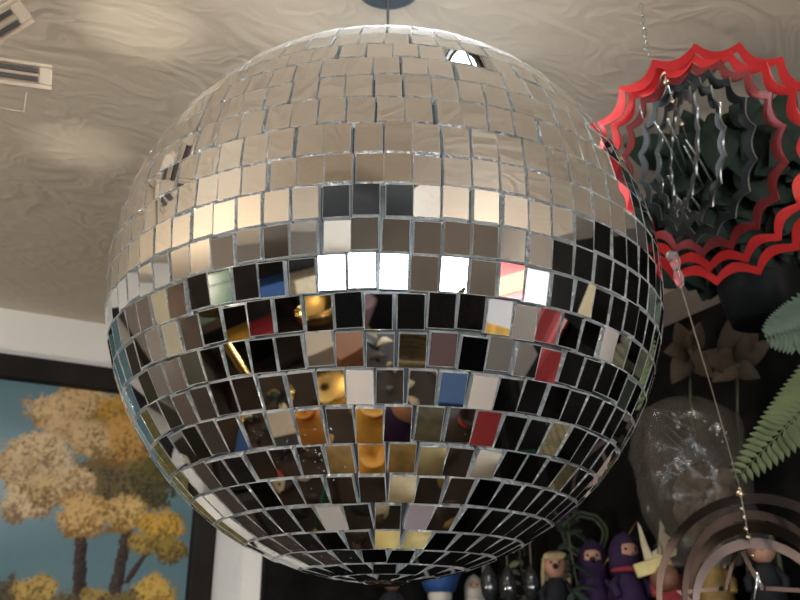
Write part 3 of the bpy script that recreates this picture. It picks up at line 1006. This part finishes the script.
# dark hanging sprigs between them
for (sx_, sy_, lb) in ((520, 560, 'dark olive dried sprig hanging between the glass drops'), (570, 548, 'dark dried sprig left of the golden ribbon'),
                       (565, 520, 'round woven twig wreath in the dark right of the mirror ball')):
    c = P(sx_, sy_, 1.43 if sx_ == 520 else 1.29)
    if 'wreath' in lb:
        t = thing('twig_wreath', P(585, 535, 1.33), lb, 'wreath')
        wc = P(585, 535, 1.33); vv = ray(585, 535); xx = (RT - vv * RT.dot(vv)).normalized(); yy = xx.cross(vv)
        for r_ in (.026, .032):
            MB().tube([wc + xx * r_ * cos(q) * (1 + .04 * sin(5 * q)) + yy * r_ * sin(q) * (1 + .05 * cos(7 * q)) for q in np.linspace(0, 2 * pi, 40, endpoint=False)],
                      .0022, 6, closed=True).build('twig_ring', M['stem'], t)
        continue
    t = thing('dried_sprig', c, lb, 'dried sprig')
    sm, lm = MB(), MB()
    sm.tube([c + Vector((0, 0, .06)), c, c + Vector((.01, .0, -.06))], .0015, 6)
    for k in range(22):
        b = c + Vector((0, 0, random.uniform(-.06, .06)))
        lm.leaf(b, b + Vector((random.uniform(-.03, .03), random.uniform(-.03, .03), random.uniform(-.03, .01))), .010, (random.uniform(-1, 1), -1, .5), n=4)
    sm.build('stem', M['stem'], t); lm.build('foliage', M['moss'] if '520' in str(sx_) else M['leaf_dark'], t)


# ------------------------------------------------------------------ added lamps and the shop around the viewer (seen in the mirror tiles)
def light(name, kind, loc, energy, color, parent=None, target=None, **kw):
    d = bpy.data.lights.new(name, kind)
    d.energy = energy; d.color = color
    for k_, v_ in kw.items(): setattr(d, k_, v_)
    o = bpy.data.objects.new(name, d); COL.objects.link(o)
    o.location = loc
    if target is not None:
        o.rotation_euler = (Vector(target) - Vector(loc)).to_track_quat('-Z', 'Y').to_euler()
    return o


# added lamp hidden behind the ball, to brighten its top tiles
ah = Vector((FW.x, FW.y, 0)).normalized()
dlp = BALL + ah * .19 + RT * .03; dlp.z = ZC
dn = thing('added_panel_lamp', dlp, 'added small square cool white ceiling panel lamp, hidden just behind the mirror ball', 'lamp')
rz_ = Matrix.Rotation(-YAW, 3, 'Z')
prim = MB()
for (ox, oy, wx, wy) in ((0, .086, .18, .012), (0, -.086, .18, .012), (.084, 0, .012, .16), (-.084, 0, .012, .16)):
    prim.box(dlp + rz_ @ Vector((ox, oy, -.0065)), (wx, wy, .012), rz_)
prim.build('rim', M['chrome'], dn)
MB().box(dlp + Vector((0, 0, -.005)), (.156, .16, .007), rz_).build('diffuser', M['cool_lens'], dn)

# added ceiling spot, out of view, to whiten the top of the ball
rsp = Vector((.27, .325, ZC))
rs = thing('added_ceiling_spot', rsp, 'small added ceiling spotlight, out of view above the near right side of the mirror ball', 'lamp')
MB().lathe([(.026, -.0002), (.026, -.006), (.020, -.008), (.018, -.004), (.018, -.0002)], rsp, 28).build('rim', M['chrome'], rs)
MB().lathe([(0, -.004), (.0175, -.004), (.0175, -.001), (0, -.001)], rsp, 28).build('lens', M['cool_lens'], rs)
light('added_spot_light', 'SPOT', rsp + Vector((0, 0, -.014)), 6, (.92, .97, 1), target=BALL + Vector((0, -.03, .16)), spot_size=radians(95), spot_blend=.8, shadow_soft_size=.012)

# added uplighter left of the viewer, fill light for ceiling and walls
ul = Vector((-1.28, .50, 0))
fl_ = thing('added_floor_lamp', ul, 'added brass uplighter floor lamp left of the viewer, seen in the left mirror tiles', 'lamp')
MB().lathe([(0, 0), (.14, 0), (.14, .015), (.03, .03), (.014, .05), (0, .05)], ul, 32).build('base', M['brass'], fl_)
MB().tube([ul + Vector((0, 0, .04)), ul + Vector((0, 0, 1.45))], .011, 12).build('pole', M['brass'], fl_)
MB().lathe([(.02, 1.44), (.09, 1.48), (.16, 1.56), (.157, 1.56), (.088, 1.484), (.02, 1.45)], ul, 36).build('lamp_shade', M['brass'], fl_)
MB().ball(ul + Vector((0, 0, 1.53)), .035, 20).build('bulb', M['bulb'], fl_)
light('added_uplighter_light', 'POINT', ul + Vector((0, 0, 1.60)), 46, (1, .88, .74), shadow_soft_size=.06)

# second added uplighter, brightens the ceiling behind the viewer
u2 = Vector((.60, -1.22, 0))
f2 = thing('added_floor_lamp', u2, 'added black uplighter floor lamp behind the viewer, seen in the middle mirror tiles', 'lamp')
MB().lathe([(0, 0), (.13, 0), (.13, .015), (.03, .03), (.014, .05), (0, .05)], u2, 32).build('base', M['black'], f2)
MB().tube([u2 + Vector((0, 0, .04)), u2 + Vector((0, 0, 1.50))], .010, 12).build('pole', M['black'], f2)
MB().lathe([(.02, 1.49), (.07, 1.52), (.12, 1.59), (.117, 1.59), (.068, 1.524), (.02, 1.50)], u2, 36).build('lamp_shade', M['black'], f2)
MB().ball(u2 + Vector((0, 0, 1.555)), .028, 20).build('bulb', M['bulb'], f2)
light('added_second_uplighter', 'POINT', u2 + Vector((0, 0, 1.62)), 32, (1, .91, .80), shadow_soft_size=.05)

# three added clip spots standing in for the ball's light spots on the ceiling
for (tx, ty, bx, by, en, lb) in ((140, 25, -.42, .72, 3.2, 'added brass clip spotlight on the walnut table, nearest the viewer'), (80, 148, -.42, .88, 2.0, 'added brass clip spotlight on the walnut table, nearest the painting'),
                             (262, 0, -.62, .20, 1.8, 'added brass clip spotlight on the walnut table, at the middle of its left side')):
    g = hit(tx, ty, 2, ZC)
    b = Vector((bx, by, .90))
    t = thing('added_clip_spot', b, lb, 'lamp', 'added clip spotlights on the table')
    d = (g - b - Vector((0, 0, .08))).normalized()
    c = b + Vector((0, 0, .08))
    MB().lathe([(0, 0), (.03, 0), (.03, .008), (.006, .012), (.005, .07), (0, .07)], b, 20).build('base', M['brass'], t)
    q = Vector((0, 0, 1)).rotation_difference(d).to_matrix()
    MB().lathe([(0, -.03), (.014, -.03), (.018, -.02), (.026, .03), (.025, .03), (.016, -.018), (0, -.022)], c, 24, rot=q).build('lamp_shade', M['brass'], t)
    light('added_clip_light', 'SPOT', c + d * .035, en * 9, (1, .93, .80), target=g, spot_size=radians(5.5), spot_blend=1, shadow_soft_size=.01)

# ---- the display table under the ball and the goods on it
TZ = .90
FOOT = []
tb = thing('display_table', (-.05, .18, 0), 'long dark walnut display table under the mirror ball, seen in its lower tiles', 'table')
bevel(MB().box((-.05, .145, TZ - .02), (1.60, 1.87, .04)).build('tabletop', M['walnut'], tb), .006)
for sx_ in (-.74, .74):
    for sy_ in (-.90, .83):
        MB().tube([(-.05 + sx_, .18 + sy_, TZ - .04), (-.05 + sx_, .18 + sy_, 0)], [.035, .025], 12).build('leg', M['walnut'], tb)


def bowl(x, y, z, r, h, m, label, name='brass_bowl', cat='bowl', rim=None):
    FOOT.append((x, y, r * .6))
    t = thing(name, (x, y, z), label, cat)
    MB().lathe([(0, .001), (r * .42, .001), (r * .45, h * .06), (r * .74, h * .30), (r * .94, h * .72), (r, h), (r * .965, h), (r * .90, h * .72),
                (r * .70, h * .34), (r * .3, h * .12), (0, h * .10)], (x, y, z), 40).build('bowl', m, t)
    MB().tube([Vector((x + r * .985 * cos(q), y + r * .985 * sin(q), z + h)) for q in np.linspace(0, 2 * pi, 40, endpoint=False)], r * .03, 8, closed=True).build('rim', rim or m, t)
    return t


def gift_box(x, y, z, sx, sy, sz, m, m2, label, rz=0.0, name='gift_box', cat='box'):
    FOOT.append((x, y, max(sx, sy) * .62))
    t = thing(name, (x, y, z), label, cat)
    rot = Matrix.Rotation(rz, 3, 'Z')
    bevel(MB().box((x, y, z + sz * .38), (sx, sy, sz * .76), rot).build('box_body', m, t), .002)
    bevel(MB().box((x, y, z + sz * .88), (sx * 1.04, sy * 1.04, sz * .24), rot).build('lid', m2, t), .002)
    return t


def basket(x, y, z, r, h, m, label, fill=None):
    FOOT.append((x, y, r))
    t = thing('basket', (x, y, z), label, 'basket')
    b_ = MB()
    for k in range(9):
        u = k / 8
        rr = r * (.78 + .22 * sin(pi * .5 * u))
        b_.tube([Vector((x + rr * (1 + .02 * sin(14 * q + pi * k)) * cos(q), y + rr * (1 + .02 * sin(14 * q + pi * k)) * sin(q), z + h * (.06 + .9 * u))) for q in np.linspace(0, 2 * pi, 44, endpoint=False)],
                h * .068, 6, closed=True)
    b_.lathe([(0, .001), (r * .8, .001), (r * .8, .006), (0, .006)], (x, y, z), 32)
    b_.build('woven_side', m, t)
    if fill is not None:
        MB().ball((x, y, z + h * .62), (r * .80, r * .80, h * .42), 24).build('filling', fill, t)
    return t


def pouch(x, y, z, r, m, label, tie=None):
    FOOT.append((x, y, r))
    t = thing('cloth_pouch', (x, y, z), label, 'pouch')
    MB().lathe([(0, .001), (r * .8, .001), (r, r * .35), (r * .95, r * .8), (r * .5, r * 1.25), (r * .22, r * 1.42), (r * .40, r * 1.75), (r * .34, r * 1.76), (0, r * 1.45)], (x, y, z), 28).build('bag', m, t)
    MB().tube([Vector((x + r * .24 * cos(q), y + r * .24 * sin(q), z + r * 1.42)) for q in np.linspace(0, 2 * pi, 20, endpoint=False)], r * .05, 8, closed=True).build('tie', tie or M['bright_red'], t)
    return t


def gourd(x, y, z, r, m, label):
    FOOT.append((x, y, r))
    t = thing('gourd', (x, y, z), label, 'gourd')
    MB().lathe([(0, .001), (r * .5, .004), (r * .95, r * .5), (r, r * .95), (r * .78, r * 1.5), (r * .42, r * 1.95), (r * .38, r * 2.2), (r * .2, r * 2.45), (0, r * 2.5)], (x, y, z), 28).build('shell', m, t)
    MB().tube([Vector((x, y, z + r * 2.46)), Vector((x + r * .1, y, z + r * 2.7)), Vector((x + r * .3, y, z + r * 2.85))], [r * .09, r * .07, r * .05], 8).build('stalk', M['stem'], t)
    return t


def bangle(x, y, z, r, m, label):
    o = MB().tube([Vector((x + r * cos(q), y + r * sin(q), z + r * .11)) for q in np.linspace(0, 2 * pi, 48, endpoint=False)], r * .10, 10, closed=True).build('brass_ring', m, None, (x, y, z))
    return tag(o, label, 'ring')


def card(x, y, z, sx, sy, m, label, rz=0.0, name='card', cat='card'):
    FOOT.append((x, y, max(sx, sy) * .68))
    o = MB().box((x, y, z + .004), (sx, sy, .007), Matrix.Rotation(rz, 3, 'Z')).build(name, m, None, (x, y, z))
    bevel(o, .001)
    return tag(o, label, cat)


bowl(-.49, -.08, TZ, .075, .07, M['brass'], 'small brass bowl on the walnut table, behind the white card')
card(-.27, -.15, TZ, .16, .17, M['white_card'], 'white square card lying flat on the walnut table', .3)
gift_box(-.70, -.28, TZ, .13, .12, .08, M['ivory'], M['ivory'], 'ivory lidded box on the walnut table edge, nearest the added floor lamp', .4)
gift_box(-.68, -.50, TZ, .14, .14, .10, mat('rust_card', (.22, .09, .03), .6), mat('rust_card_lid', (.26, .11, .04), .6), 'rust brown lidded box on the walnut table corner', .2)
basket(-.12, -.64, TZ, .085, .10, M['olive_wicker'], 'empty olive wicker basket at the rear edge of the walnut table')
gift_box(.18, -.70, TZ, .15, .13, .09, mat('maroon_card', (.05, .012, .014), .5), mat('maroon_lid', (.06, .014, .016), .5), 'dark maroon lidded box at the rear edge of the walnut table', .1)
gift_box(.37, -.47, TZ, .10, .12, .08, M['blue_card'], M['blue_card'], 'blue lidded box on the walnut table, beside the white box', -.2)
gift_box(.60, -.34, TZ, .13, .15, .07, M['white_card'], M['white_card'], 'white lidded box on the walnut table, beside the blue box', .15)
bangle(-.57, .65, TZ, .060, M['brass'], 'large brass ring lying on the walnut table, beside the added clip spotlights')
gift_box(-.47, .49, TZ, .06, .08, .05, M['sky_card'], M['ivory'], 'tiny pale blue box on the walnut table, between the brass rings', .6)
pouch(-.38, .31, TZ, .055, mat('orange_cloth', (.60, .26, .04), .6), 'orange tied cloth pouch on the walnut table')
pouch(-.08, .06, TZ, .065, M['gold_cloth'], 'golden yellow tied cloth pouch in the middle of the walnut table')
basket(.24, -.01, TZ, .075, .08, mat('khaki_wicker', (.32, .27, .12), .8, var=.35, vscale=50), 'khaki wicker basket in the middle of the walnut table, filled with green moss', M['moss'])
pouch(.46, -.07, TZ, .05, M['walnut'], 'brown tied cloth pouch on the walnut table, right of the khaki basket')
gift_box(.69, -.14, TZ, .10, .12, .07, M['red_card'], M['red_card'], 'deep red lidded box at the right edge of the walnut table', .2)
bangle(-.23, .52, TZ, .050, M['brass'], 'smaller brass ring lying on the walnut table under the ball')
basket(-.05, .43, TZ, .065, .07, mat('straw_wicker', (.38, .28, .09), .8, var=.35, vscale=50), 'straw coloured basket on the walnut table under the ball', M['gold_fabric'])
pouch(.06, .27, TZ, .055, mat('amber_satin', (.80, .42, .08), .3), 'shiny amber satin pouch on the walnut table', M['white_card'])
basket(.25, .20, TZ, .06, .06, M['olive_wicker'], 'little olive basket of straw on the walnut table', M['gold_fabric'])
gourd(.38, .16, TZ, .045, mat('khaki_gourd', (.34, .29, .15), .5, var=.2, vscale=20), 'khaki gourd on the walnut table beside the little olive basket')
gourd(.72, .20, TZ, .038, M['ivory'], 'ivory gourd at the right edge of the walnut table')
gourd(.33, .43, TZ, .045, M['cream'], 'cream gourd on the walnut table directly under the ball')
card(.17, .86, TZ, .12, .10, M['white_card'], 'white rectangular card on the walnut table near the white wall', .2)
card(.49, .64, TZ, .10, .12, mat('lavender_card', (.62, .55, .70), .5), 'lavender card on the walnut table near the right cabinet', -.2)
gourd(.45, .86, TZ, .05, mat('yellow_gourd', (.58, .46, .16), .5, var=.2, vscale=20), 'yellow gourd on the walnut table in front of the corner')
gourd(.61, .90, TZ, .05, M['yellow_card'], 'pale yellow gourd on the walnut table, nearest the corner')
card(-.70, .90, TZ, .12, .16, M['blue_card'], 'blue card on the walnut table corner nearest the sideboard', .5)
card(-.52, .98, TZ, .18, .12, M['white_card'], 'white paper on the walnut table beside the blue card', .2, 'paper', 'paper')
bowl(.02, .66, TZ, .06, .05, M['green_glaze'], 'green glazed bowl on the walnut table', 'glazed_bowl')
pouch(-.30, .80, TZ, .05, M['red_card'], 'red tied cloth pouch on the walnut table beside the added clip spotlights', M['brass'])

# dried petals strewn over the table
pr = random.Random(21)
for lb, cols in (('brown and gold dried petals strewn between the goods on the walnut table', ('gold_fabric', 'petal', 'cream', 'leaf_dark', 'walnut', 'black')),):
    pp = MB()
    for i in range(2200):
        x, y = pr.uniform(-.80, .70), pr.uniform(-.72, 1.02)
        a_ = pr.uniform(0, 2 * pi); l_ = pr.uniform(.018, .05)
        if any((x - fx) ** 2 + (y - fy) ** 2 < (fr2 + l_) ** 2 for fx, fy, fr2 in FOOT + [(.09, -.06, .05), (-.42, .72, .03), (-.42, .88, .03), (-.62, .20, .03)]): continue
        b_ = Vector((x, y, TZ + .004))
        pp.leaf(b_, b_ + Vector((cos(a_) * l_, sin(a_) * l_, pr.uniform(.0, .008))), l_ * .55, (0, 0, 1), mi=pr.randrange(6), curl=.15, n=4)
    tag(pp.build('dried_petals', [M[c_] for c_ in cols]), lb, 'dried petals', None, 'stuff')

# a purple felt doll on the table
pdl = thing('doll', (.09, -.06, TZ), 'purple felt doll with a peach face sitting on the walnut table', 'doll')
MB().lathe([(0, 0), (.045, 0), (.048, .012), (.035, .05), (.018, .08), (0, .085)], (.09, -.06, TZ), 24).build('body', M['purple'], pdl)
pdh = MB().ball((.09, -.06, TZ + .105), .034, 20).build('head', M['skin'], pdl)
MB().ball((.079, -.050, TZ + .137), .005, 10).ball((.100, -.040, TZ + .134), .005, 10).build('eye', M['black'], pdh)
MB().lathe([(.036, .0), (.030, .018), (.014, .05), (0, .075)], (.10, -.085, TZ + .112), 24).build('hat', M['purple'], pdl)

# side bench with brass ware, behind the viewer on the left
sb = thing('bench', (-1.85, -.82, 0), 'low black bench carrying brass ware, behind the viewer', 'bench')
bevel(MB().box((-1.82, -.84, .83), (.66, .66, .03)).build('bench_top', M['black_board'], sb))
for sx_ in (-.28, .28):
    for sy_ in (-.28, .28):
        MB().box((-1.82 + sx_, -.84 + sy_, .4075), (.05, .05, .815)).build('leg', M['black_board'], sb)
bowl(-1.64, -.88, .845, .14, .12, M['brass'], 'large brass bowl on the black bench')
bowl(-1.99, -.70, .845, .10, .13, M['brass'], 'tall brass bowl on the black bench, nearest the shelf unit')
bangle(-1.90, -1.05, .845, .07, M['brass'], 'brass ring on the black bench beside the bowls')

# dark furniture round the walls
wd = thing('wardrobe', (-1.68, 1.22, 0), 'tall dark olive wardrobe left of the painting, seen in the left mirror tiles', 'wardrobe')
OL = mat('dark_olive_panel', (.085, .075, .05), .5, var=.35, vscale=5)
bevel(MB().box((-1.425, 1.25, 1.02), (1.91, .29, 2.02)).build('carcass', OL, wd))
for k in range(4):
    d_ = bevel(MB().box((-2.14 + .475 * k, 1.096, 1.02), (.455, .018, 1.90)).build('door', OL if k % 2 == 0 else M['walnut'], wd))
    MB().tube([(-1.96 + .475 * k, 1.07, .98), (-1.96 + .475 * k, 1.07, 1.12)], .008, 10).build('handle', M['brass'], d_)
sd = thing('sideboard', (-.15, 1.30, 0), 'dark walnut sideboard below the painting, seen in the lower left tiles', 'sideboard')
bevel(MB().box((.015, 1.30, .68), (.86, .19, 1.36)).build('carcass', M['walnut'], sd))
for k in range(3):
    d_ = bevel(MB().box((-.265 + .28 * k, 1.197, .62), (.26, .016, 1.10)).build('door', M['frame'], sd))
    MB().ball((-.16 + .28 * k, 1.18, .75), .014, 12).build('knob', M['brass'], d_)
bowl(-.10, 1.30, 1.36, .06, .06, M['green_glaze'], 'green glazed bowl on the sideboard below the painting', 'glazed_bowl')
gourd(-.30, 1.30, 1.36, .05, M['cream'], 'cream gourd on the sideboard, at its left end')

su = thing('shelf_unit', (-2.27, -.35, 0), 'dark walnut shelf unit on the far left wall, seen in the left mirror tiles', 'shelf')
MB().box((-2.385, -.35, .95), (.018, 2.6, 1.90)).build('back_panel', M['frame'], su)
for z in (.06, .46, .82, 1.18, 1.52, 1.90):
    MB().box((-2.27, -.35, z), (.21, 2.6, .022)).build('shelf_board', M['walnut'], su)
for y in (-1.655, -.80, .05, .955):
    MB().box((-2.27, y, .95), (.21, .022, 1.90)).build('side_panel', M['walnut'], su)
for (y, z, sy, sz, m, lb) in ((.38, 1.531, .22, .16, 'green_glaze', 'dark green box on the top tier of the shelf unit'), (.72, 1.531, .14, .12, 'walnut', 'walnut box on the top tier of the shelf unit'),
                              (-.62, 1.191, .24, .20, 'blue_felt', 'navy box on the shelf unit, above the black bench'), (-.25, 1.531, .2, .2, 'charcoal', 'charcoal box on the top tier of the shelf unit'),
                              (-1.20, 1.191, .26, .2, 'cream', 'cream box on the shelf unit, nearest the window'), (.35, .831, .2, .18, 'gold_cloth', 'golden box on the middle tier of the shelf unit'),
                              (-.28, .831, .24, .16, 'red_card', 'red box on the middle tier of the shelf unit'), (.70, 1.191, .18, .16, 'fern_blue', 'sage green box on the shelf unit, nearest the wardrobe')):
    gift_box(-2.27, y, z, .16, sy, sz, M[m], M[m], lb, 0, 'storage_box')

ct = thing('counter', (-.7, -2.2, 0), 'black counter under the bright window behind the viewer', 'counter')
bevel(MB().box((-.75, -2.215, 1.00), (3.0, .33, .04)).build('counter_top', M['walnut'], ct))
MB().box((-.75, -2.225, .49), (2.94, .30, .98)).build('counter_body', M['charcoal'], ct)
gift_box(-.55, -2.15, 1.02, .2, .2, .16, mat('mauve_card', (.30, .20, .22), .6), M['cream'], 'mauve box with a cream lid on the counter, under the window')
bowl(.50, -2.15, 1.02, .13, .10, M['chrome'], 'steel bowl on the counter behind the viewer', 'steel_bowl')
plant = thing('potted_plant', (.26, -2.22, 1.02), 'leafy green pot plant on the counter before the narrow window', 'plant')
MB().lathe([(0, 0), (.05, 0), (.065, .10), (.060, .10), (.05, .09), (0, .09)], (.26, -2.22, 1.02), 24).build('pot', M['bright_red'], plant)
pf = MB()
for k in range(40):
    q = random.uniform(0, 2 * pi); e_ = random.uniform(.2, 1.4)
    b_ = Vector((.26, -2.22, 1.12 + random.uniform(0, .08)))
    pf.leaf(b_, b_ + Vector((cos(q) * cos(e_), sin(q) * cos(e_) * .5, sin(e_))) * random.uniform(.09, .17), .045, (-sin(q) * .2, .3, 1), curl=.2)
pf.build('foliage', M['fern_lime'], plant)

def sack(x, y, r, h, m, label, tie):
    t = thing('cloth_sack', (x, y, 0), label, 'sack')
    MB().lathe([(0, .001), (r * .85, .001), (r, h * .18), (r * .96, h * .5), (r * .72, h * .72), (r * .28, h * .83), (r * .46, h), (r * .42, h), (0, h * .85)], (x, y, 0), 32).build('bag', m, t)
    MB().tube([Vector((x + r * .30 * cos(q), y + r * .30 * sin(q), h * .83)) for q in np.linspace(0, 2 * pi, 24, endpoint=False)], r * .05, 8, closed=True).build('tie', tie, t)


sack(-1.20, -1.80, .24, .72, mat('mauve_sackcloth', (.26, .17, .19), .8, var=.3, vscale=9), 'mauve cloth sack on the floor before the counter', M['gold_cloth'])
sack(.30, -1.66, .22, .86, mat('cream_sackcloth', (.55, .50, .44), .8, var=.3, vscale=9), 'cream cloth sack on the floor before the counter', M['bright_red'])

# two more tiers on the right cabinet, with goods
for z in (1.06, 1.40):
    bevel(MB().box((XR - .075, .05, z - .008), (.11, 1.05, .016)).build('shelf', M['black_board'], cr))
GX = XR - .076
gift_box(GX, -.30, 1.06, .09, .16, .14, M['walnut'], M['cream'], 'walnut box with a cream lid on the lower tier of the right cabinet')
basket(GX, -.10, 1.06, .050, .09, M['olive_wicker'], 'small wicker basket on the lower tier of the right cabinet', M['gold_fabric'])
gourd(GX, .06, 1.06, .042, M['cream'], 'cream gourd on the lower tier of the right cabinet')
gift_box(GX, .22, 1.06, .09, .12, .16, M['green_glaze'], M['green_glaze'], 'dark green box on the lower tier of the right cabinet', 0)
bowl(GX, .42, 1.06, .050, .06, M['brass'], 'small brass bowl on the lower tier of the right cabinet')
gift_box(GX, .52, 1.40, .09, .13, .12, M['petal'], M['olive_wicker'], 'brown box with an olive lid on the middle tier of the right cabinet')
pouch(GX, -.06, 1.40, .045, M['tan_wood'], 'tan tied cloth pouch on the middle tier of the right cabinet')
bowl(GX, .12, 1.40, .050, .07, M['chrome'], 'steel bowl on the middle tier of the right cabinet', 'steel_bowl')
basket(GX, .28, 1.40, .048, .10, M['olive_wicker'], 'small wicker basket on the middle tier of the right cabinet', M['moss'])
gourd(GX, .40, 1.40, .045, M['olive_wicker'], 'olive gourd on the middle tier of the right cabinet')
gift_box(GX, -.08, SZ, .09, .12, .12, M['cream'], M['tan_wood'], 'cream box with a tan lid on the top shelf of the right cabinet')
basket(GX, .30, SZ, .046, .09, M['moss'], 'mossy green basket on the top shelf of the right cabinet', M['leaf_dark'])
gift_box(GX, .43, SZ, .08, .09, .15, M['leaf_dark'], M['moss'], 'tall dark green box on the top shelf of the right cabinet')

# flat things on the right hand wall, nearer the viewer's back
def poster(y, z, sy, sz, m, label, m2=None):
    t = thing('poster', (XR, y, z), label, 'poster')
    MB().box((XR - .0031, y, z), (.006, sy, sz)).build('sheet', m, t)
    if m2: MB().box((XR - .0081, y + sy * .1, z - sz * .1), (.004, sy * .7, sz * .16), Matrix.Rotation(.35, 3, 'X')).build('printed_stripe', m2, t)


poster(-.80, 1.74, .24, .30, M['sky_card'], 'pale blue poster on the right wall behind the viewer')
poster(-1.40, 1.18, .50, .44, M['white_card'], 'pale grey poster with a slanting orange stripe on the right wall behind the viewer', M['gold_cloth'])
poster(-1.22, 1.68, .34, .30, M['bright_red'], 'red poster with a cream stripe on the right wall behind the viewer', M['cream'])
cy = thing('scarf', (XR - .025, -.30, 1.62), 'deep red scarf hanging on the right cabinet behind the viewer', 'scarf')
sc_ = MB()
n_ = 40; vs_ = []
for i in range(n_ + 1):
    y = -.46 + .34 * i / n_
    for (z_, o_) in ((1.40, 0), (1.70, 0), (1.70, .006), (1.40, .006)):
        vs_.append((XR - .032 - o_ + .007 * sin(i * .9), y, z_))
sc_.add(vs_, [(4 * i + a_, 4 * i + (a_ + 1) % 4, 4 * i + 4 + (a_ + 1) % 4, 4 * i + 4 + a_) for i in range(n_) for a_ in range(4)] + [(0, 1, 2, 3), (4 * n_ + 3, 4 * n_ + 2, 4 * n_ + 1, 4 * n_)])
sc_.build('scarf_cloth', M['red_card'], cy)
mg = thing('mug', (XR - .075, .15, SZ), 'white mug on the right cabinet shelf, nearest the viewer', 'mug')
MB().lathe([(0, .001), (.030, .001), (.034, .006), (.034, .085), (.031, .085), (.031, .01), (0, .008)], (XR - .075, .15, SZ), 28).build('cup', M['white_card'], mg)
MB().tube([(XR - .075, .15 + .033 + .020 * sin(q), SZ + .045 + .022 * cos(q)) for q in np.linspace(0, pi, 12)], .004, 8).build('handle', M['white_card'], mg)

# black pendant shade close under the ceiling behind the viewer
pc = Vector((-.27, -.36, ZC))
pn = thing('pendant_lamp', pc, 'flat black pendant lampshade under the ceiling behind the viewer', 'lamp')
MB().lathe([(.03, -.02), (.17, -.04), (.275, -.085), (.28, -.092), (.27, -.088), (.165, -.046), (.03, -.03)], pc, 40).build('lamp_shade', M['shade_black'], pn)
MB().tube([pc, pc + Vector((0, 0, -.06))], .008, 10).build('stem', M['black'], pn)
MB().ball(pc + Vector((0, 0, -.085)), .028, 16).build('bulb', M['black'], pn)

# ------------------------------------------------------------------ world and camera
w = bpy.data.worlds.new('daylight'); S.world = w
w.use_nodes = True
bg = w.node_tree.nodes['Background']
bg.inputs['Color'].default_value = (.86, .93, 1, 1)
bg.inputs['Strength'].default_value = 22
po_ = light('window_portal', 'AREA', ((WX0 + WX1) / 2, YF - .005, (WZ0 + WZ1) / 2), 1, (1, 1, 1), target=((WX0 + WX1) / 2, 0, (WZ0 + WZ1) / 2),
            shape='RECTANGLE', size=WX1 - WX0, size_y=WZ1 - WZ0)
po_.data.cycles.is_portal = True

cd = bpy.data.cameras.new('camera')
cam = bpy.data.objects.new('camera', cd); COL.objects.link(cam)
cam.location = CAM
cam.rotation_euler = (pi / 2 + PITCH, 0, -YAW)
cd.sensor_width = 36; cd.lens = 36 * FPX / 800
cd.clip_start = .01
cd.dof.use_dof = True; cd.dof.focus_distance = .43; cd.dof.aperture_fstop = 20
S.camera = cam

S.view_settings.view_transform = 'Standard'
S.view_settings.look = 'None'
S.view_settings.gamma = 1
S.view_settings.use_curve_mapping = False
S.view_settings.exposure = 0
S.cycles.max_bounces = 10
S.cycles.sample_clamp_indirect = 6
S.cycles.caustics_reflective = True
S.cycles.use_denoising = True
